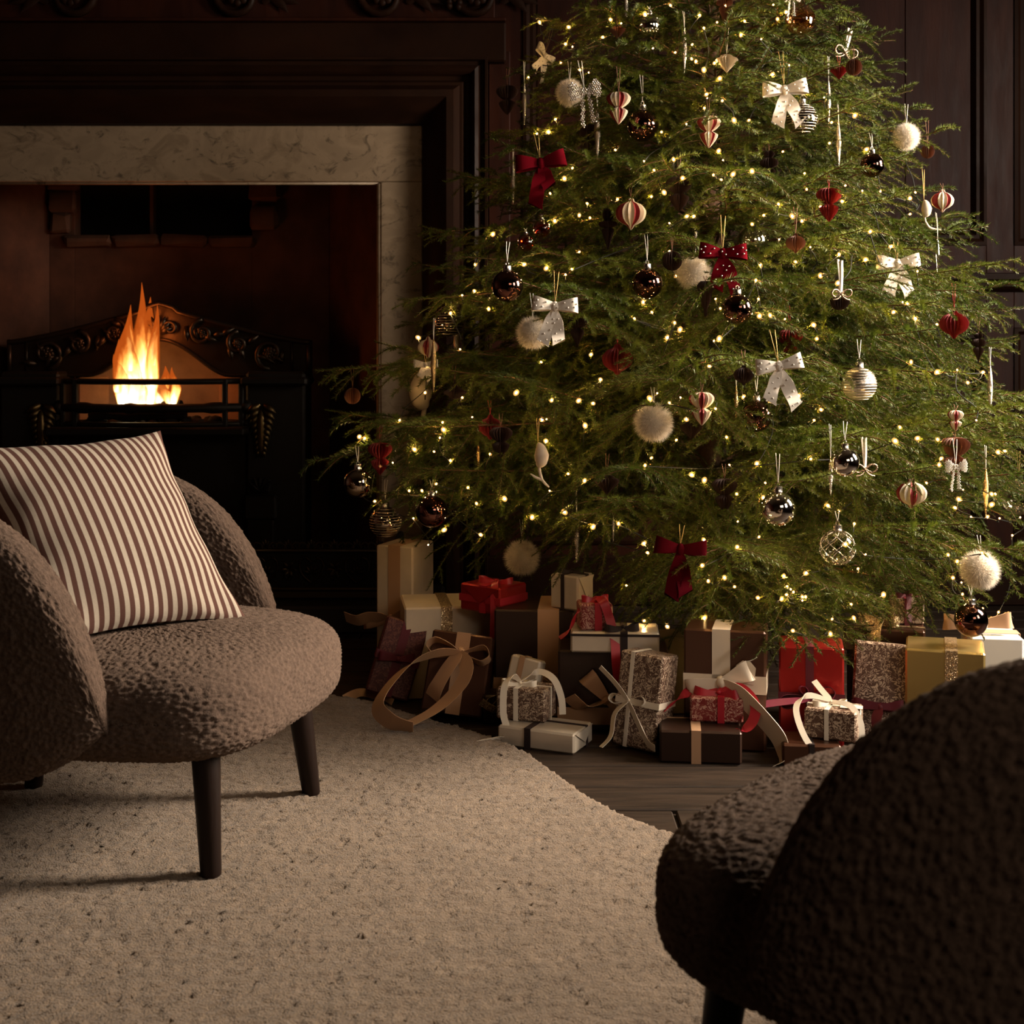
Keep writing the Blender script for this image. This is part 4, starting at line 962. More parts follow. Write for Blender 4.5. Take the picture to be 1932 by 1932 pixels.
bow(g, M['rib_red'], (.004, 0, .064), .035, .011, face='top', style='round', rot=.1, tails=[([(0, 0, .01), (.008, -.036, .006), (.022, -.045, -.035), (.030, -.062, -.085), (.030, -.075, -.14), (.036, -.072, -.19)], (0, .15)), ([(0, 0, .01), (-.05, -.02, -.02), (-.075, -.03, -.06), (-.10, -.03, -.08)], (.9, .8))])
g = gift('tall brown and cream leaf-print box with a cream ribbon and written tag', 1194, 3.21, .112, .085, .218, 'damask', rz=-33, tilt=(-6, 3), z0=.003, bands=[('v', -.022, .010, 'rib_ivory'), ('h', .105, .015, 'rib_ivory')])
bow(g, M['rib_ivory'], (-.022, -.036, .105), .05, .009, style='round', rot=.1, tails=[([(0, 0, .01), (-.03, .04, .02), (-.065, .075, .03)], (.6, .6)), ([(0, 0, .01), (.03, -.045, .02), (.06, -.085, .03), (.085, -.095, .04)], (.6, .6)), ([(0, 0, .01), (-.03, -.03, .02), (-.035, -.08, .03), (-.05, -.105, .05)], (.2, .2))])
tag(g, (.018, -.036, .13), .046, .058, 'front', -.5, S_LA, .008)
g = gift('small brown leaf-print box with a cream ribbon and looping tails, on the silver-white flat box', 982, 3.29, .124, .085, .076, 'damask', z0=.0482, rz=-20, bands=[('v', -.012, .012, 'rib_ivory'), ('y', .0, .008, 'rib_ivory')])
bow(g, M['rib_ivory'], (-.012, -.01, .076), .045, .008, face='top', style='round', rot=.2, tails=[([(0, 0, .01), (-.015, -.03, .03), (-.03, -.055, .01), (-.032, -.062, -.05), (-.025, -.07, -.10), (-.09, -.09, -.118)], (.1, .2)), ([(0, 0, .01), (.04, .02, .03), (.08, .0, .02), (.10, -.01, -.02), (.105, -.02, -.06)], (.3, .2))])
g = gift('flat silver-white box with dark ribbons on the floor beside the cream rug', 1010, 3.22, .195, .12, .047, 'wrap_pearl', rz=-24, bands=[('v', -.02, .016, 'rib_dark'), ('y', .02, .011, 'rib_dark')], fold='r')
g = gift('dull gold box in the shade behind the tall brown present', 1270, 3.52, .085, .10, .20, 'wrap_olive', rz=4)
g = gift('tall glossy brown box with a wide cream ribbon, bow and written tag', 1367, 3.22, .190, .115, .280, 'wrap_brown', rz=-13, bands=[('v', -.008, .042, 'rib_cream'), ('h', .155, .042, 'rib_cream')])
bow(g, M['rib_cream'], (-.006, -.060, .160), .080, .024, style='flat', rot=.35, tails=[([(0, 0, .012), (.03, -.03, .03), (.065, -.09, .05), (.088, -.15, .06), (.078, -.19, .07), (.035, -.215, .08), (.04, -.242, .12), (.075, -.268, .16)], (.35, 1.1)), ([(0, 0, .01), (.005, -.03, .01), (.0, -.06, .01)], (0, 0))])
tag(g, (.048, -.060, .185), .046, .052, 'front', -.12, S_ALS, .0085)
m_ = MB(); m_.tube(cr([(.045, -.0605, .210), (.06, -.062, .213), (.075, -.0625, .222)], 4), .0012, 5); obj('tag_string', m_.mesh('tag_string', M['string_w'], 3.1), g)
g = gift('small red leaf-print box with a red ribbon bow, on the low dark brown box', 1352, 3.18, .122, .085, .058, 'damask_red', z0=.0745, rz=-9, bands=[('v', .01, .016, 'rib_red')])
bow(g, M['rib_red'], (.005, -.02, .058), .058, .012, face='top', style='round', rot=-.15, tails=[([(0, 0, .01), (-.05, .01, .01), (-.09, -.01, -.01), (-.13, -.02, -.045), (-.16, -.02, -.05)], (.8, .8)), ([(0, 0, .012), (.05, .0, .02), (.085, -.015, -.01), (.082, -.035, -.045), (.055, -.052, -.068), (.02, -.062, -.078)], (.3, .5))])
g = gift('low dark brown box with a tan band, in front of the tall glossy brown box', 1322, 3.115, .185, .12, .0735, 'wrap_dark', rz=-6, bands=[('v', -.01, .022, 'rib_tan'), ('y', .045, .008, 'rib_tan')])
g = gift('red foil box with wine ribbons and plum tails, beside the tall glossy brown box', 1531, 3.24, .150, .12, .236, 'wrap_red', rz=-11, bands=[('v', -.004, .019, 'rib_wine'), ('h', .118, .020, 'rib_wine')])
bow(g, M['rib_wine'], (-.006, -.062, .118), .07, .012, style='round', rot=.25, tails=[])
bow(g, M['rib_plum'], (-.004, -.064, .116), .035, .010, style='round', rot=-.9, knot=False, loops=2, tails=[([(0, 0, .01), (-.03, -.04, .03), (-.055, -.08, .04), (-.065, -.10, .05)], (.6, .4)), ([(0, 0, .01), (.04, -.02, .02), (.03, -.06, .03)], (.4, .3))])
g = gift('small cream leaf-print box tied with ivory ribbon, on the low brown box at right', 1566, 3.12, .118, .09, .068, 'damask', z0=.0512, rz=-24, bands=[('v', -.008, .010, 'rib_ivory'), ('y', .0, .010, 'rib_ivory')])
bow(g, M['rib_ivory'], (-.006, -.0, .068), .042, .007, face='top', style='round', rot=.5, tails=[([(0, 0, .01), (-.05, .015, .02), (-.085, -.01, .0), (-.08, -.05, -.05), (-.05, -.075, -.10), (-.045, -.085, -.117)], (.3, .2)), ([(0, 0, .01), (.03, -.045, .01), (.05, -.06, -.03), (.045, -.07, -.09), (.035, -.08, -.116)], (.1, .1)), ([(0, 0, .01), (-.015, .03, .03), (-.025, .05, .045)], (.4, .4))])
tag(g, (.04, .0, .070), .05, .035, 'top', .15, [], .006)
g = gift('low plain brown box under the small cream leaf-print box', 1532, 3.09, .130, .11, .050, 'wrap_brown', rz=-6, bands=[('v', .0, .012, 'rib_dark')])
g = gift('leaning brown leaf-print box with a dark velvet bow, between the red and gold boxes', 1657, 3.24, .128, .07, .232, 'damask', rz=-13, tilt=(-10, 3), z0=.003, bands=[('h', .085, .020, 'rib_wine')])
bow(g, M['rib_wine'], (.0, -.044, .085), .06, .013, style='flat', rot=.05, tails=[([(0, 0, .01), (-.01, -.03, .02), (.0, -.07, .02), (.02, -.09, .02)], (.1, .3))])
g = gift('long brown box with gold glitter ribbons, lying behind the leaf-print box', 1668, 3.40, .195, .12, .058, 'wrap_brown', z0=.1862, rz=-14, bands=[('v', -.03, .022, 'rib_glit'), ('y', -.02, .016, 'rib_glit')])
bow(g, M['rib_glit'], (-.01, -.03, .068), .055, .013, face='top', style='round', rot=-.3, tails=[([(0, 0, .01), (.01, -.04, .008), (.012, -.074, -.01), (.012, -.078, -.06)], (0, 0))])
g = gift('plain dark box carrying the long brown box with gold ribbons', 1672, 3.42, .19, .12, .185, 'wrap_dark', rz=-14)
g = gift('small cream leaf-print cube with a wine velvet ribbon, on the long brown box', 1714, 3.45, .080, .07, .064, 'damask', z0=.2448, rz=-4, bands=[('v', -.004, .012, 'rib_wine'), ('y', 0, .012, 'rib_wine')])
bow(g, M['rib_wine'], (0, 0, .066), .03, .007, face='top', style='round', rot=.6, tails=[([(0, 0, .01), (-.02, -.03, .01), (-.035, -.045, -.02), (-.05, -.06, -.05)], (.2, .2))])
g = gift('gold foil box with a glitter ribbon, behind the nearest armchair', 1783, 3.20, .178, .15, .236, 'wrap_gold', rz=-17, bands=[('v', .014, .028, 'rib_glit'), ('h', .085, .03, 'rib_glit')])
bow(g, M['rib_glit'], (.05, -.084, .10), .05, .014, style='round', rot=.2)
g = gift('white box with a peach satin ribbon, right of the gold foil box', 1882, 3.36, .125, .14, .232, 'wrap_white', rz=-8, bands=[('y', .0, .045, 'rib_peach')])
bow(g, M['rib_peach'], (-.035, -.03, .258), .085, .020, face='front', style='flat', rot=.05, knot=False, loops=2)
g = gift('tilted gold foil present half hidden behind the nearest armchair', 1925, 3.02, .16, .12, .16, 'wrap_gold', rz=-30, tilt=(0, 14), z0=.03)
# loose end of tan ribbon on the boards
m_ = MB(); q = cr([P(650, 1322, 3.66)+Vector((0, 0, .004)), P(680, 1312, 3.70)+Vector((0, 0, .008)), P(715, 1316, 3.69)+Vector((0, 0, .003)), P(740, 1330, 3.62)+Vector((0, 0, .004))], 6)
m_.strip(q, .012, (0, .7, .7), .0006); thing('loose_ribbon', 'loose tan ribbon end lying on the floor at the edge of the rug', 'ribbon', me=m_.mesh('loose_ribbon', M['rib_tan'], 1.2))
# ------------------------------------------------------------------ where the tree's surface lies (rays from the eye)
bpy.context.view_layer.update()
DG = bpy.context.evaluated_depsgraph_get(); EYE = Vector((0, 0, CAMH))
ROOT = {}
def is_tree(o):
    if o.name not in ROOT:
        p = o
        while p.parent is not None: p = p.parent
        ROOT[o.name] = (p.name == tree.name)
    return ROOT[o.name]
def hit_depth(px, py):
    v = P(px, py, 1.0)-EYE; o = EYE.copy()
    for _ in range(6):
        ok, loc, nr, ix, ob, mw = scene.ray_cast(DG, o, v.normalized(), distance=7.0)
        if not ok: return None
        if is_tree(ob): return loc.y
        o = loc+v.normalized()*.002
    return None
def surf(px, py, r, pct=.2, n=9):
    ds = []
    for i in range(n):
        a = 2.4*i; q = r*math.sqrt((i+.3)/n); d = hit_depth(px+q*math.cos(a), py+q*math.sin(a))
        if d: ds.append(d)
    if len(ds) < 2: return min(3.85, (ds+[3.85])[0])
    ds.sort(); return ds[min(len(ds)-1, int(pct*len(ds)))]

# ------------------------------------------------------------------ fairy lights
BULBS = [(1018,42),(1152,37),(1172,44),(1137,70),(1080,88),(1073,51),(1067,83),(1020,113),(1058,118),(997,146),(1094,132),(1111,137),(1048,225),(1013,252),(1035,249),
(1265,10),(1217,27),(1368,10),(1353,42),(1320,29),(1328,53),(1232,91),(1398,66),(1405,40),(1436,74),(1306,84),(1274,99),(1305,111),(1313,116),(1328,132),(1348,119),(1358,148),(1333,178),(1334,185),(1363,190),(1329,204),(1295,234),(1385,227),(1413,227),(1248,249),
(1459,9),(1483,23),(1467,36),(1489,123),(1458,141),(1515,168),(1516,175),(1613,218),(1569,231),(1565,270),(1555,184),
(1080,317),(1161,283),(1065,337),(1165,376),(1108,384),(1093,406),(1113,411),(1047,417),(930,442),(984,455),(1093,475),(897,499),(989,499),(1031,506),(1067,518),(1038,365),
(1356,285),(1215,304),(1271,301),(1364,302),(1234,321),(1419,323),(1383,329),(1361,339),(1346,330),(1288,336),(1253,363),(1229,371),(1309,408),(1296,408),(1263,421),(1419,423),(1263,474),(1275,521),
(1477,286),(1518,327),(1635,282),(1469,385),(1522,357),(1627,360),(1589,380),(1548,390),(1495,408),(1513,417),(1441,406),(1470,452),(1642,437),(1529,466),(1435,500),(1501,494),(1583,480),(1548,520),(1581,534),(1426,529),(1633,490),(1595,350),
(1701,260),(1727,363),(1717,374),(1717,404),(1661,361),
(850,591),(895,549),(872,557),(789,637),(868,659),(820,692),(810,698),(802,741),(872,750),(891,787),(754,793),(835,797),(837,811),
(922,583),(1079,508),(1021,683),(1115,669),(974,741),(1041,755),(1092,756),(1133,716),(1031,646),(1119,761),
(1350,564),(1359,582),(1431,564),(1433,596),(1453,595),(1481,602),(1535,613),(1283,622),(1347,643),(1357,639),(1339,691),(1541,639),
(1731,512),(1681,465),(1703,570),(1712,573),(1686,589),(1727,601),(1768,612),(1806,698),(1855,702),(1768,702),(1719,683),
(830,826),(688,827),(678,824),(782,848),(819,852),(741,873),(717,878),(850,869),(679,931),(823,913),(796,926),(772,926),(823,928),(883,920),(707,946),(780,978),(899,950),(838,1000),(907,1009),(808,1028),
(1031,791),(1023,792),(1104,803),(1030,832),(1024,843),(925,857),(1072,894),(1103,907),(1037,926),(952,941),(1004,976),(1065,966),(1119,994),
(1284,750),(1350,771),(1452,757),(1403,749),(1507,747),(1536,793),(1549,773),(1371,825),(1295,791),(1428,875),(1444,911),(1305,896),(1329,906),(1376,877),(1530,866),
(1826,722),(1842,793),(1698,806),(1731,827),(1769,829),(1689,832),(1776,865),(1772,877),(1883,853),(1896,851),(1748,911),(1817,924),(1871,952),(1802,958),(1871,932),(1878,932),(1809,942),(1863,975),(1886,978),(1925,976),(1832,975),
(1214,570),(1197,601),(1230,589),(1273,609),(1259,637),(1338,691),(1240,742),(1226,752),(1263,760),(1276,830),(1229,864),(1217,878),
(1167,988),(1215,1025),(1222,1043),(1328,1019),(1391,1032),(1325,1067),(1336,1096),(1182,1105),(1367,1090),(1386,1107),(1215,1171),(1259,1182),(1329,1166),(1430,1128),(1392,984),(1432,1013),(1440,939),(1390,932),
(1583,965),(1612,988),(1562,954),(1910,1010),(1633,1046),(1619,1073),(1578,1055),(1595,1027),(1521,1081),(1479,1087),(1485,1107),(1492,1112),(1497,1117),(1484,1122),(1475,1130),(1514,1126),(1520,1126),(1514,1133),(1667,1122),(1606,1140),(1570,1168),(1611,1166),(1496,1190),(1567,1196),(1806,1059),(1789,1047),(1853,1043),(1798,1090),(1814,1099),(1816,1121),(1854,1148),(1884,1155),(1903,1157),(1897,1160),(1884,1164),(1870,1166),(1858,1187)]
lights = thing('fairy_lights', 'string of small warm white fairy lights on dark wire wound through the christmas tree', 'fairy lights', (TX, TY, 0))
pos = []
for (px, py) in BULBS:
    d = surf(px, py, 7, .25, 7)-.012
    pos.append(P(px, py, d))
mb = MB(); mb.sphere((0, 0, 0), .52, 7, 5, 0, sq=(1, 1, 1.3)); mb.sphere((0, 0, 0), 1.35, 10, 7, 1, sq=(1, 1, 1.3)); bulb_me = mb.mesh('bulb', [M['bulb'], M['bulb_halo']], 3.1)
for i, p in enumerate(pos[:299]):
    s_ = .0031*random.choice((1.55, 1.25, 1.0, .85, .65))
    obj('bulb', bulb_me, lights, loc=p-Vector((TX, TY, 0)), rot=(random.uniform(-1.2, 1.2), random.uniform(-1.2, 1.2), 0), scale=s_)
# the wire, bulb to bulb, dipping back among the twigs
left = list(range(len(pos))); cur = max(left, key=lambda i: pos[i].z); left.remove(cur); path = [cur]
while left:
    cur = min(left, key=lambda i: (pos[i]-pos[path[-1]]).length+.5*max(0, pos[path[-1]].z-pos[i].z-.15)); left.remove(cur); path.append(cur)
mb = MB(); C0 = Vector((TX, TY, 0))
for a, b in zip(path[:-1], path[1:]):
    pa, pb = pos[a], pos[b]
    if (pb-pa).length > .5: continue
    def inn(q):
        px_, py_ = CX+q.x*F/q.y, HY-(q.z-CAMH)*F/q.y; d_ = hit_depth(px_, py_); d_ = max(q.y, (d_ or q.y)+.012); return P(px_, py_, min(d_, q.y+.25))
    m1 = inn(pa.lerp(pb, .33)+Vector((random.uniform(-.02, .02), 0, -.012))); m2 = inn(pa.lerp(pb, .67)+Vector((random.uniform(-.02, .02), 0, -.012)))
    mb.tube([q-C0 for q in cr([pa+Vector((0, .004, -.003)), m1, m2, pb+Vector((0, .004, -.003))], 4)], .0014, 4)
obj('wire', mb.mesh('wire', M['wire'], 3.1), lights)

# ------------------------------------------------------------------ ornaments
CACHE = {}
def cached(key, fn):
    if key not in CACHE: CACHE[key] = fn()
    return CACHE[key]
PROF = {
 'double': [(.02,.62),(.30,.60),(.46,.48),(.5,.36),(.44,.22),(.30,.08),(.17,.0),(.22,-.04),(.36,-.12),(.37,-.2),(.28,-.38),(.12,-.58),(.02,-.68)],
 'onion': [(.02,.5),(.10,.45),(.14,.36),(.34,.27),(.48,.1),(.5,-.03),(.44,-.2),(.28,-.33),(.14,-.4),(.08,-.48),(.01,-.55)],
 'ball': [(.01,.5),(.25,.43),(.43,.25),(.5,0),(.43,-.25),(.25,-.43),(.01,-.5)],
 'triple': [(.02,.95),(.2,.92),(.3,.78),(.2,.62),(.16,.58),(.4,.48),(.5,.3),(.4,.12),(.18,.02),(.3,-.06),(.36,-.2),(.26,-.42),(.12,-.7),(.02,-1.0)],
 'finial': [(.02,1.2),(.15,1.15),(.28,.9),(.3,.6),(.2,.4),(.5,.3),(.48,.1),(.2,.0),(.35,-.1),(.28,-.4),(.12,-.9),(.05,-1.2)],
 'mush': [(.02,.28),(.14,.3),(.25,.26),(.3,.2),(.48,.12),(.5,.02),(.40,-.1),(.22,-.28),(.06,-.45),(.01,-.5)],
 'hat': [(.02,.5),(.06,.35),(.16,.2),(.36,.06),(.5,-.02),(.48,-.1),(.3,-.2),(.25,-.3),(.02,-.36)],
 'spindle': [(.3,.95),(.5,.7),(.48,.45),(.38,.2),(.36,0),(.28,-.3),(.12,-.7),(.1,-1.1),(.02,-1.2)]}
def smooth_prof(pf, n=3): return [(max(.004, p.x), p.y) for p in cr([(a, b, 0) for a, b in pf], n)]
def paper_me(shape, mat):
    def f():
        m_ = MB()
        if mat == 'striped':
            pat = [0, 1, 1, 1, 1, 1, 0, 0]
            m_.lathe(smooth_prof(PROF[shape]), 32, star=.80, seg_mi=lambda k: pat[(k+6) % 8]); return m_.mesh('pleated_paper', [M['paper_red'], M['paper_white']], .5)
        m_.lathe(smooth_prof(PROF[shape]), 44, star=.60); return m_.mesh('pleated_paper', M[mat], .35)
    return cached(('paper', shape, mat), f)
def ball_me(mat, sq=1.0):
    def f():
        m_ = MB(); m_.sphere((0, 0, 0), .5, 40, 24, sq=(1, 1, sq)); return m_.mesh('glass_ball', M[mat], 3.1)
    return cached(('ball', mat, sq), f)
def cap_me():
    def f():
        m_ = MB(); m_.lathe([(.01, .47), (.13, .47), (.14, .50), (.13, .52), (.13, .63), (.11, .65), (.01, .655)], 16)
        m_.tube([(.05*math.cos(a), 0, .70+.06*math.sin(a)) for a in np.linspace(0, 2*PI, 13)], .012, 5); return m_.mesh('cap', M['cap'], .6)
    return cached('cap', f)
def bands_me(mat, n=11):
    def f():
        m_ = MB()
        for i in range(n):
            t = -.86+1.72*i/(n-1); r = .5*math.sqrt(1-t*t)
            m_.tube([(r*1.01*math.cos(a), r*1.01*math.sin(a), .5*t) for a in np.linspace(0, 2*PI, 33)], .016, 6)
        return m_.mesh('glitter_bands', M[mat], 3.1)
    return cached(('bands', mat, n), f)
def lattice_me():
    def f():
        m_ = MB()
        for k in range(7):
            for sg in (-1, 1):
                pts = []
                for i in range(25):
                    t = -.93+1.86*i/24; a = 2*PI*k/7+sg*t*1.25; r = .505*math.sqrt(1-t*t); pts.append((r*math.cos(a), r*math.sin(a), .5*t))
                m_.tube(pts, .012, 5)
        return m_.mesh('glitter_lattice', M['glitter'], 3.1)
    return cached('lattice', f)
def amber_me():
    def f():
        m_ = MB(); m_.lathe(smooth_prof([(.03,.85),(.05,.72),(.10,.58),(.28,.46),(.44,.25),(.5,0),(.43,-.26),(.25,-.43),(.01,-.5)], 4), 56, star=.95); return m_.mesh('ribbed_glass', M['amber'], 3.1)
    return cached('amber', f)
def icicle_me(mat):
    def f():
        m_ = MB(); pf = [(.012, .5), (.02, .49), (.018, .46), (.030, .40), (.052, .20), (.062, .05), (.055, -.08), (.034, -.28), (.018, -.44), (.003, -.5)]
        n = 10; vs_ = []
        pf = smooth_prof(pf, 3)
        for i, (r, z_) in enumerate(pf):
            for k in range(n):
                a = 2*PI*k/n+i*.16; rr = r*(1 if k % 2 else .80); vs_.append((rr*math.cos(a), rr*math.sin(a), z_))
        m_.add(vs_, [(i*n+k, i*n+(k+1) % n, (i+1)*n+(k+1) % n, (i+1)*n+k) for i in range(len(pf)-1) for k in range(n)]); return m_.mesh('glass_drop', M[mat], 1.5)
    return cached(('ice', mat), f)
def fur_me():
    def f():
        rng = np.random.default_rng(5); n = 7500; d = rng.normal(0, 1, (n, 3)); d /= np.linalg.norm(d, axis=1, keepdims=True)
        d2 = d+rng.normal(0, .38, (n, 3)); d2[:, 2] -= .12; L = rng.uniform(.40, .56, n); s_ = np.cross(d, rng.normal(0, 1, (n, 3))); s_ /= np.linalg.norm(s_, axis=1, keepdims=True)
        b = d*.26; tip = b+d2/np.linalg.norm(d2, axis=1, keepdims=True)*(L-.26)[:, None]; V = np.stack([b-s_*.008, b+s_*.008, tip], 1).reshape(-1, 3)
        m_ = MB(); m_.sphere((0, 0, 0), .385, 24, 14); sv = np.array(m_.v); st_ = np.array([(a, b_, c) for (a, b_, c, e) in m_.f]+[(a, c, e) for (a, b_, c, e) in m_.f])
        return arr_mesh('fur', np.concatenate([sv, V]), np.concatenate([st_, np.arange(3*n).reshape(-1, 3)+len(sv)]), M['fur'], smooth=False)
    return cached('fur', f)
def beads_fill(shapes, r, mat, nm):
    def f():
        m_ = MB()
        for (poly_, dz) in shapes:
            xs_ = [p[0] for p in poly_]; ys_ = [p[1] for p in poly_]; row = 0; y_ = min(ys_)
            while y_ <= max(ys_):
                x_ = min(xs_)+(r if row % 2 else 0)
                while x_ <= max(xs_):
                    c = False; n = len(poly_)
                    for i in range(n):
                        (x0, y0), (x1, y1) = poly_[i], poly_[(i+1) % n]
                        if (y0 > y_) != (y1 > y_) and x_ < (x1-x0)*(y_-y0)/(y1-y0)+x0: c = not c
                    if c: m_.sphere((x_, -dz-.10*math.sin(abs(x_)*5), y_), r, 6, 4)
                    x_ += 2*r
                y_ += 1.75*r; row += 1
        return m_.mesh(nm, M[mat], 3.1)
    return cached((nm, mat, r, len(shapes), shapes[0][0][0]), f)
def cord(parent, sc_, top_z, length, mat, spread=.0045, ribbon=False):
    if length <= .004: return
    m_ = MB(); Lz = length/sc_; sp = spread/sc_; r = (.00075 if not ribbon else .0)/sc_
    a = [(0, 0, top_z), (-sp*.6, .001/sc_, top_z+Lz*.5), (-sp, .006/sc_, top_z+Lz)]
    b = [(0, 0, top_z), (sp*.5, .001/sc_, top_z+Lz*.5), (sp*.9, .006/sc_, top_z+Lz*.97)]
    if ribbon:
        for q in (a, b): m_.strip(cr(q, 4), .0042/sc_, (1, .5, 0), .0003/sc_)
    else:
        m_.tube(cr(a, 4), r, 4); m_.tube(cr(b, 4), r, 4)
    obj('hanging_cord', m_.mesh('hanging_cord', M[mat], 3.1), parent)
def root_at(name, label, cat, px, py, wpx, group, near=0.0, pct=.2, rr=None):
    d = surf(px, py, rr or wpx*.45, pct); w_m = wpx*d/F; d -= w_m*.5*.75+near
    t = thing(name, label, cat, P(px, py, d), (0, 0, random.uniform(-.5, .5)), group); t.scale = (w_m,)*3; return t, w_m, d
def bauble(kind, px, py, w, sy, label, near=0.0, string='string_w'):
    t, s_, d = root_at('bauble', label, 'bauble', px, py, w, 'glass baubles on the tree', near)
    topz = .74
    if kind == 'brown': obj('glass_ball', ball_me('mirror_brown'), t); obj('cap', cap_me(), t)
    elif kind == 'silver': obj('glass_ball', ball_me('mirror_silver'), t); obj('cap', cap_me(), t)
    elif kind == 'smoky': obj('glass_ball', ball_me('smoky'), t); obj('cap', cap_me(), t)
    elif kind == 'banded': obj('glass_ball', ball_me('silver_satin'), t); obj('glitter_bands', bands_me('glitter', 12), t); obj('cap', cap_me(), t)
    elif kind == 'bandclear': obj('glass_ball', ball_me('smoky'), t); obj('glitter_bands', bands_me('glitter', 11), t); obj('cap', cap_me(), t)
    elif kind == 'lattice': obj('glass_ball', ball_me('glass'), t); obj('glitter_lattice', lattice_me(), t); obj('cap', cap_me(), t)
    elif kind == 'speckled':
        obj('glass_ball', ball_me('glass'), t)
        def f():
            m_ = MB(); rr = random.Random(3)
            for i in range(110):
                v = Vector((rr.gauss(0, 1), rr.gauss(0, 1), rr.gauss(0, 1))).normalized()*.5; m_.sphere(v, .014, 5, 3)
            return m_.mesh('glitter_specks', M['glitter_gold'], 3.1)
        obj('glitter_specks', cached('specks', f), t, kind='stuff'); obj('cap', cap_me(), t)
    elif kind == 'amber': obj('ribbed_glass', amber_me(), t); topz = .85
    elif kind == 'redglass': obj('glass_ball', ball_me('red_glass'), t); obj('cap', cap_me(), t)
    ln = (py-sy)*d/F-topz*s_; cord(t, s_, topz, ln, string)
    return t
SC_ = {'paper_brown': 'string_b', 'paper_copper': 'string_b', 'paper_red': 'string_r', 'paper_white': 'string_w', 'striped': 'string_b'}
def paper(shape, mat, px, py, w, sy, label, near=0.0):
    t, s_, d = root_at('paper_ornament', label, 'paper ornament', px, py, w, 'folded paper ornaments on the tree', near)
    obj('pleated_paper', paper_me(shape, mat), t); tz = PROF[shape][0][1]
    cord(t, s_, tz, (py-sy)*d/F-tz*s_, SC_[mat]); return t
def icicle(px, y0, y1, sy, label, mat='glitter', near=0.0):
    h = y1-y0; t, s_, d = root_at('glass_icicle', label, 'icicle ornament', px, (y0+y1)/2, h, 'glass icicles on the tree', near-.5*h*3.3/F*.7, rr=10)
    obj('glass_drop', icicle_me(mat), t); cord(t, s_, .5, (y0-sy)*d/F, 'string_w', .002); return t
def pompom(px, py, w, sy, label, near=0.0):
    t, s_, d = root_at('pompom', label, 'pompom', px, py, w, 'white fur pompoms on the tree', near)
    obj('fur', fur_me(), t, kind='stuff'); cord(t, s_, .42, (py-sy)*d/F-.42*s_, 'string_w'); return t
def ribbon_bow(px, py, w, sy, label, mat, stud, rot=0.0, tails=None, near=0.0, aspect=1.0, name='velvet_bow', yaw=0.0):
    """py: height of the knot"""
    t, s_, d = root_at(name, label, 'bow', px, py+w*.2, w, 'ribbon bows on the tree', near); t.location = P(px, py, d); t.rotation_euler = (0, rot, yaw)
    tails = tails or [(-.20, -.80), (.26, -.74)]
    studs = MB(); a, hw = .5, .17
    for sd in (-1, 1):
        m_ = MB(); pts = [(0, -.03, 0), (sd*.20, -.13, .03), (sd*.40, -.16, .05), (sd*.5, -.09, .05), (sd*.44, .0, .03), (sd*.2, .0, .0), (0, .02, 0)]
        ws = [.42, .66, .92, 1.05, .98, .7, .4]; q = cr(pts, 5); hwl = lerp_list(ws, len(q)); m_.strip(q, [hw*x for x in hwl], (-sd*.10, .05, 1), .006)
        obj('bow_loop', m_.mesh('bow_loop', M[mat], 1.2), t)
        if stud:
            for k, f in ((5, .5), (7, -.45), (10, .45), (11, -.35), (13, .1)):
                studs.sphere((q[k].x, q[k].y-.014, q[k].z+f*hw*hwl[k]), .022, 7, 5)
    m_ = MB(); m_.sphere((0, -.05, -.005), .095, 12, 8, sq=(.85, .9, 1.25)); obj('bow_knot', m_.mesh('bow_knot', M[mat], 3.1), t)
    if stud: studs.sphere((-.03, -.14, .03), .024, 7, 5); studs.sphere((.05, -.135, -.03), .024, 7, 5)
    for (tx_, tz_) in tails:
        m_ = MB(); q = cr([(0, -.02, -.05), (tx_*.32, -.075, tz_*.35), (tx_*.72, -.05, tz_*.7), (tx_*1.05, -.085, tz_)], 6); n = len(q)
        wl = [hw*.86*min(1.0, .34+1.0*i/(n*.6)) for i in range(n)]
        m_.strip(q, wl, [(1, .25*math.sin(i*.4+tx_*9), .10*(1 if tx_ < 0 else -1)) for i in range(n)], .006)
        sl = .07 if tx_ < 0 else -.07     # slanted cut
        for j in (-4, -1): m_.v[j] = (m_.v[j][0], m_.v[j][1], m_.v[j][2]+sl)
        for j in (-3, -2): m_.v[j] = (m_.v[j][0], m_.v[j][1], m_.v[j][2]-sl)
        obj('ribbon_tail', m_.mesh('ribbon_tail', M[mat], 1.2), t)
        if stud:
            for k, f in ((6, .35), (8, -.4), (11, .45), (13, -.3), (16, .4), (17, -.5)): 
                if k < n: studs.sphere((q[k].x+f*wl[k], q[k].y-.016, q[k].z), .022, 7, 5)
    if stud: obj('studs', studs.mesh('studs', M[stud], 3.1), t, kind='stuff')
    cord(t, s_, .08, (py-sy)*d/F-.08*s_, 'string_g', .006); return t
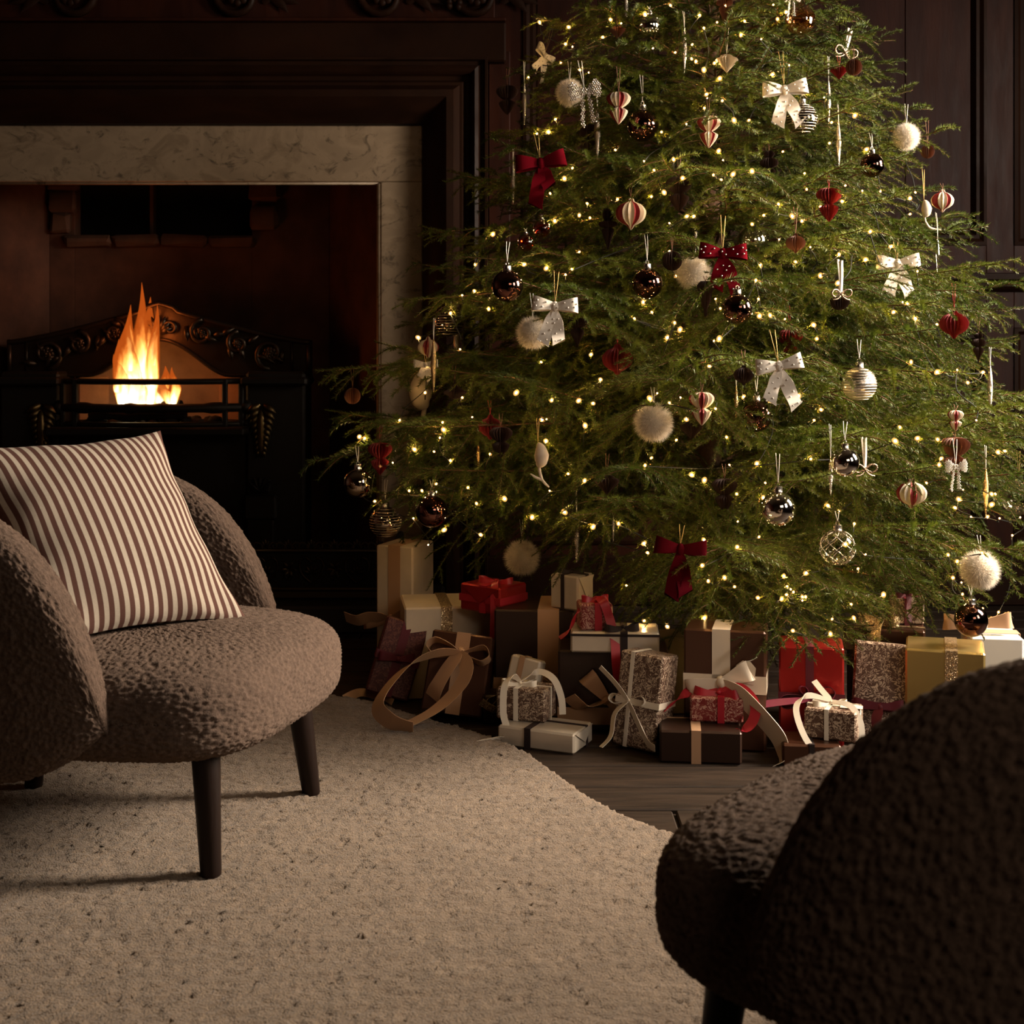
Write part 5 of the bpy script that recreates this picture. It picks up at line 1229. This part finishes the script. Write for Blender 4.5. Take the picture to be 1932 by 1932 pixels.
def beaded_bow(px, py, w, sy, label, mat, tails=True, near=0.0, rot=0.0):
    t, s_, d = root_at('beaded_bow', label, 'bow', px, py, w, 'beaded bows on the tree', near); t.rotation_euler = (0, rot, 0)
    lp = [[(-.02, .05), (-.30, .30), (-.46, .27), (-.5, .0), (-.44, -.22), (-.28, -.22), (-.02, -.06)], [(.02, .05), (.30, .30), (.46, .27), (.5, .0), (.44, -.22), (.28, -.22), (.02, -.06)]]
    obj('beaded_loops', beads_fill([(p, 0.0) for p in lp]+[([(-.08, -.09), (-.08, .1), (.08, .1), (.08, -.09)], .06)], .032, mat, 'beaded_loops'), t, kind='stuff')
    if tails: obj('beaded_tails', beads_fill([([(-.14, -.10), (-.02, -.10), (-.16, -1.12), (-.28, -.95)], 0), ([(.03, -.10), (.15, -.10), (.20, -.95), (.04, -1.0)], 0)], .032, mat, 'beaded_tails'), t, kind='stuff')
    cord(t, s_, .1, (py-sy)*d/F-.1*s_, 'string_w', .005); return t
def wire_bow(px, py, w, sy, label, near=0.0, rot=0.0):
    t, s_, d = root_at('bead_loop_bow', label, 'bow', px, py, w, 'bronze bead bows on the tree', near); t.rotation_euler = (0, rot, .2)
    def f():
        m_ = MB()
        for sd in (-1, 1):
            m_.tube(cr([(0, 0, 0), (sd*.22, -.06, .20), (sd*.44, -.1, .20), (sd*.5, -.06, .02), (sd*.34, 0, -.12), (sd*.12, .02, -.04), (0, 0, 0)], 6), .045, 7)
            m_.tube(cr([(0, 0, 0), (sd*.12, -.04, -.16), (sd*.26, -.05, -.24), (sd*.42, -.03, -.27)], 5), .040, 7)
        m_.sphere((0, -.02, 0), .08, 8, 6); return m_.mesh('beaded_wire', M['bead_brown'], 3.1)
    obj('beaded_wire', cached('wirebow', f), t); cord(t, s_, .03, (py-sy)*d/F, 'satin_white', .005, ribbon=True); return t
def felt(px, y0, y1, sy, label, near=0.0, flip=1, tilt=0.0, long_tail=False):
    h = y1-y0; t, s_, d = root_at('felt_ornament', label, 'felt ornament', px, (y0+y1)/2, h, 'ivory felt ornaments on the tree', near, rr=14); t.rotation_euler = (0, tilt, 0)
    m_ = MB(); m_.tube(cr([(0, 0, .5), (.05*flip, -.01, .40), (.08*flip, -.02, .22), (.06*flip, -.02, .06), (.0, 0, -.04)], 4), lerp_list([.02, .11, .17, .14, .045], 17), 12); obj('body', m_.mesh('body', M['felt'], 3.1), t)
    m_ = MB(); m_.tube(cr([(.02*flip, 0, -.02), (.05*flip, 0, -.2), (.09*flip, 0, -.34)], 4), [.034]*9, 8)
    if long_tail: m_.tube(cr([(.06*flip, 0, -.22), (.20*flip, -.02, -.42), (.55*flip, -.02, -.48)], 4), lerp_list([.04, .05, .03], 9), 8)
    else:
        m_.tube(cr([(.09*flip, 0, -.34), (-.05*flip, -.02, -.28), (-.17*flip, -.02, -.20)], 4), lerp_list([.035, .03, .012], 9), 8); m_.tube(cr([(.09*flip, 0, -.34), (.17*flip, -.02, -.43), (.25*flip, -.02, -.5)], 4), lerp_list([.035, .03, .015], 9), 8)
    obj('tail', m_.mesh('tail', M['felt'], 3.1), t)
    m_ = MB()
    for i in range(9): m_.sphere((-.02*flip-.012*math.sin(i*.4)*flip, -.06, .36-.04*i), .016, 6, 4)
    obj('stitched_beads', m_.mesh('stitched_beads', M['stud'], 3.1), t, kind='stuff'); cord(t, s_, .5, (y0-sy)*d/F, 'string_g', .003); return t

bauble('brown', 1212, 237, 60, 140, 'dark brown mirror bauble beside a striped paper drop, near the top of the tree')
bauble('brown', 957, 540, 60, 455, 'dark brown mirror bauble above the fire side of the tree, by an ivory satin bow')
bauble('brown', 1221, 535, 58, 440, 'dark brown mirror bauble in the middle of the tree, beside a white pompom')
bauble('brown', 1391, 583, 58, 540, 'dark brown bauble hanging directly below the studded red velvet bow')
bauble('brown', 1427, 785, 60, 700, 'dark brown bauble under the tail of the lowest ivory satin bow')
bauble('brown', 815, 965, 60, 905, 'dark brown bauble above the tall ivory box with the tan ribbon')
bauble('brown', 1832, 1170, 62, 1105, 'brown copper-lit bauble hanging below the lowest pompom, behind the gold box')
bauble('brown', 1645, 312, 46, 250, 'dark brown bauble half hidden among needles below the high pompom')
bauble('silver', 1420, 455, 58, 378, 'shiny silver bauble behind the studded red velvet bow')
bauble('silver', 1468, 960, 65, 855, 'shiny silver bauble low on the front, above the glossy brown box')
bauble('smoky', 675, 912, 54, 842, 'smoky glass bauble at the end of the lowest bough by the fireplace')
bauble('silver', 1594, 872, 54, 795, 'silver bauble half hidden behind a bronze bead bow')
bauble('silver', 1225, 48, 42, 10, 'small silver bauble peeping out near the top of the tree')
bauble('bandclear', 1513, 225, 58, 165, 'glitter-banded bauble hanging behind the highest ivory satin bow')
bauble('banded', 1621, 725, 64, 640, 'matt silver bauble with fine glitter rings, alone among green boughs')
bauble('bandclear', 727, 985, 58, 905, 'glitter-banded bauble hanging just above the tall ivory box')
bauble('bandclear', 849, 605, 58, 560, 'glitter-banded bauble with an icicle in front, beside the marble jamb')
bauble('lattice', 1580, 1033, 66, 965, 'clear glass bauble with a white glitter lattice')
bauble('amber', 1510, 38, 56, 0, 'ribbed amber glass bauble with a long neck at the top of the tree', string='string_g')
bauble('speckled', 1922, 940, 62, 850, 'clear bauble with gold specks at the outer edge of the tree', string='string_g')
bauble('redglass', 1022, 432, 34, 405, 'small red glass bauble under the plain red velvet bow')
bauble('redglass', 992, 458, 32, 430, 'smallest red glass bauble, beside the brown bauble on the fire side')

paper('double', 'paper_brown', 957, 188, 42, 128, 'dark brown paper drop against the dark panelling, highest on the fire side')
paper('double', 'striped', 1167, 203, 46, 125, 'red and cream striped paper drop beside the highest brown bauble')
paper('double', 'striped', 1337, 248, 46, 182, 'red and cream striped paper drop in front of the trunk, high on the tree')
paper('double', 'paper_brown', 1281, 365, 50, 290, 'dark brown paper drop in the middle of the tree under a green spray')
paper('onion', 'striped', 1190, 402, 58, 345, 'red and cream striped onion-shaped paper ornament beside a brown finial')
paper('double', 'paper_brown', 1108, 262, 44, 215, 'dark brown paper drop behind a glitter icicle', near=-.03)
paper('onion', 'paper_copper', 1501, 458, 37, 390, 'copper brown onion-shaped paper ornament beside the shiny silver bauble')
paper('triple', 'paper_brown', 1451, 318, 35, 255, 'dark brown three-tier paper ornament above the silver bauble')
paper('double', 'paper_red', 1564, 385, 48, 330, 'plain red paper drop on a red cord, upper side facing the window')
paper('ball', 'paper_copper', 1611, 127, 31, 85, 'brown paper ball beneath a bronze bead bow, against the red-brown panel')
paper('mush', 'paper_red', 1583, 134, 32, 105, 'small red paper ornament beside the brown paper ball')
paper('finial', 'paper_brown', 1147, 430, 34, 370, 'tall dark brown paper finial beside the striped onion ornament')
paper('mush', 'paper_copper', 1165, 58, 30, 20, 'small copper paper ornament near the top of the tree, fire side')
paper('ball', 'paper_brown', 1268, 492, 38, 430, 'dark brown paper ball behind a bright bulb beside the pompom')
paper('spindle', 'paper_brown', 1331, 560, 32, 520, 'dark brown paper spindle below the pompom in the middle', near=-.10)
paper('onion', 'paper_red', 1165, 677, 58, 625, 'wine red onion-shaped paper ornament with a small neck, mid tree')
paper('triple', 'paper_brown', 1089, 620, 37, 540, 'dark brown three-tier paper ornament behind the ivory bow on the fire side', near=-.03)
paper('double', 'paper_red', 1490, 652, 50, 575, 'dark red paper drop partly hidden behind an ivory satin bow', near=-.10)
paper('onion', 'paper_brown', 1403, 707, 38, 660, 'small dark brown onion paper ornament beside the lowest ivory satin bow')
paper('double', 'striped', 1324, 770, 48, 715, 'gold-edged striped paper drop between a pompom and the lowest brown bauble')
paper('mush', 'paper_brown', 1304, 808, 42, 770, 'dark brown pointed paper ornament touching the striped drop')
paper('mush', 'paper_brown', 1145, 910, 46, 855, 'dark brown pointed paper ornament low on the front, below the wine onion')
paper('double', 'paper_brown', 1367, 933, 48, 875, 'dark brown paper drop low on the front beside the silver bauble')
paper('double', 'paper_red', 717, 864, 46, 805, 'bright red paper drop on the bough before the marble jamb')
paper('onion', 'paper_red', 925, 805, 46, 755, 'bright red pleated paper ornament behind a brown drop')
paper('double', 'paper_brown', 945, 833, 44, 780, 'dark brown paper drop in front of the bright red pleated ornament')
paper('ball', 'paper_copper', 665, 747, 31, 690, 'dim brown paper ball hanging alone before the fireplace')
paper('onion', 'striped', 1720, 930, 56, 870, 'red and cream striped onion paper ornament, low on the window side')
paper('onion', 'striped', 1778, 378, 42, 345, 'striped paper ornament half hidden at the upper edge of the tree')
paper('onion', 'paper_red', 1800, 610, 54, 535, 'bright red pleated ornament on a red cord at the outer edge')
paper('triple', 'paper_brown', 1846, 655, 28, 595, 'brown three-tier paper ornament hanging below a drooping outer bough')
paper('double', 'paper_copper', 1802, 860, 56, 815, 'copper-edged paper drop behind the white pearl bow', near=-.03)
paper('double', 'striped', 1803, 793, 30, 765, 'small striped paper drop above the white pearl bow')
paper('ball', 'paper_brown', 1584, 567, 38, 530, 'dark brown paper ball behind the bronze bead bow with a cream ribbon', near=-.06)
paper('mush', 'paper_white', 1371, 116, 42, 50, 'ivory pleated paper ornament with a pointed base, near the trunk top')
paper('hat', 'paper_brown', 858, 738, 43, 690, 'dark brown hat-shaped paper ornament under the icicle by the jamb')
paper('finial', 'paper_copper', 1367, 12, 30, -30, 'copper paper finial cut by the top of the picture')
paper('onion', 'striped', 808, 655, 40, 630, 'dim striped paper ornament at the edge of the tree before the marble')
paper('ball', 'paper_copper', 1750, 286, 26, 225, 'brown paper disc at the outer edge beside the high pompom')

icicle(989, 155, 236, 115, 'glitter icicle hanging over the dark panelling beside the cream bow')
icicle(1291, 52, 138, 20, 'silver glitter icicle near the top, left of the ivory paper ornament')
icicle(1127, 202, 304, 175, 'long glitter icicle in front of the dark brown paper drop')
icicle(1563, 152, 236, 105, 'silver glitter icicle below the amber bauble side, beside the banded bauble')
icicle(1582, 230, 318, 185, 'silver glitter icicle below another icicle on the upper window side')
icicle(968, 305, 386, 275, 'thin icicle in front of the plain red velvet bow')
icicle(1312, 405, 478, 380, 'gold-lit glitter icicle directly above the middle pompom')
icicle(1389, 728, 795, 700, 'gold-lit icicle below the small brown onion ornament', 'glitter_gold')  # warm light on the icicle is put into its gold glitter
icicle(862, 585, 692, 560, 'long icicle in front of the banded bauble by the marble jamb')
icicle(818, 640, 740, 600, 'gold-lit icicle at the edge of the tree before the marble jamb', 'glitter_gold')  # gold glitter colour stands in for the bulbs' light here
icicle(1567, 862, 935, 800, 'silver icicle in front of the half hidden silver bauble')
icicle(1860, 885, 976, 840, 'gold glitter icicle low on the window side beside the pearl bow', 'glitter_gold')
icicle(1868, 690, 780, 655, 'slim icicle hanging against the dark panel at the outer edge')
icicle(1769, 450, 515, 400, 'clear glass icicle at the outer edge below the felt ornament', 'glass')
icicle(902, 832, 896, 800, 'gold-lit icicle under the bright red pleated ornament', 'glitter_gold')  # its golden light is painted in by the glitter colour
icicle(1088, 972, 1062, 925, 'silver glitter icicle low on the tree above the small ivory cube')
icicle(1157, 970, 1024, 950, 'short glitter icicle low on the front beside a bright bulb')
icicle(1181, -20, 52, -40, 'icicle cut by the top of the picture, fire side')

ribbon_bow(1480, 170, 82, 95, 'ivory satin bow studded with pearls, highest on the tree', 'satin_white', 'pearl', rot=-.08, tails=[(-.22, -.78), (.28, -.78)], name='satin_bow', near=.03)
ribbon_bow(1693, 497, 80, 455, 'ivory satin bow studded with pearls, on the window side of the tree', 'satin_white', 'pearl', rot=-.05, tails=[(-.24, -.66), (.22, -.72)], name='satin_bow', near=.03)
ribbon_bow(1047, 578, 82, 510, 'ivory satin bow studded with pearls, overlapping a pompom on the fire side', 'satin_white', 'pearl', rot=.05, tails=[(-.22, -.82), (.12, -.80)], name='satin_bow', near=.05)
ribbon_bow(1469, 690, 84, 620, 'ivory satin bow studded with pearls, over the dark red paper drop', 'satin_white', 'pearl', rot=-.16, tails=[(-.32, -.72), (.22, -.92)], name='satin_bow', near=.09)
ribbon_bow(1026, 105, 54, 40, 'cream studded bow seen sideways at the upper edge of the tree', 'satin_white', 'pearl', rot=.5, tails=[(-.30, -.85), (.30, -.95)], name='satin_bow', near=.02, yaw=.9)
ribbon_bow(803, 688, 46, 655, 'dim cream bow half hidden at the edge before the marble jamb', 'satin_white', 'pearl', name='satin_bow', tails=[(-.2, -.5), (.2, -.6)])
ribbon_bow(1363, 478, 86, 405, 'red velvet bow with silver studs beside a white pompom', 'velvet_red', 'stud', rot=.03, tails=[(-.12, -.75), (.30, -.78)], near=.05)
ribbon_bow(1020, 308, 92, 250, 'plain wine red velvet bow high on the fire side', 'velvet_red', None, rot=-.14, tails=[(-.22, -.85), (.10, -.5)])
ribbon_bow(1283, 1035, 94, 990, 'plain dark wine velvet bow hanging lowest at the front', 'velvet_wine', None, rot=.1, tails=[(-.08, -.95), (.18, -.85)], near=.04)
beaded_bow(1103, 172, 62, 112, 'silver beaded bow in front of a pompom, near the top', 'bead_silver', near=.06, rot=-.15)
beaded_bow(1803, 880, 42, 828, 'white pearl bow with two beaded tails, low on the window side', 'pearl', near=.13)
beaded_bow(1493, -4, 36, -30, 'silver beaded bow cut by the top of the picture', 'bead_silver')
wire_bow(1595, 100, 44, 52, 'bronze bead bow on a cream ribbon at the upper outer edge', near=.03, rot=.25)
wire_bow(1587, 555, 38, 490, 'bronze bead bow on a cream ribbon in front of a brown paper ball', near=.07)
wire_bow(1632, 886, 44, 825, 'bronze bead bow on a cream ribbon beside the half hidden silver bauble', near=.03)
pompom(1308, 515, 70, 478, 'white fur pompom beside the studded red velvet bow', near=.06)
pompom(1233, 797, 76, 730, 'white fur pompom in the lower middle of the tree', near=.07)
pompom(1005, 628, 66, 552, 'cream fur pompom behind the ivory bow on the fire side', near=.0)
pompom(985, 1052, 70, 980, 'cream fur pompom low on the tree above the red foil present', near=.03)
pompom(1710, 258, 54, 195, 'white fur pompom at the upper outer edge of the tree', near=.03)
pompom(1849, 1075, 76, 1010, 'white fur pompom lowest at the outer edge, above the brown bauble', near=.03)
pompom(1075, 175, 56, 115, 'cream fur pompom behind the silver beaded bow', near=.0)
felt(1015, 836, 918, 790, 'ivory felt ornament with a curved body and forked tail, fire side', near=.02)
felt(1743, 378, 435, 318, 'ivory felt ornament with a long thin tail at the upper outer edge', near=.04, long_tail=True)
felt(804, 700, 830, 690, 'dim ivory felt ornament with a forked tail before the marble jamb', flip=-1)
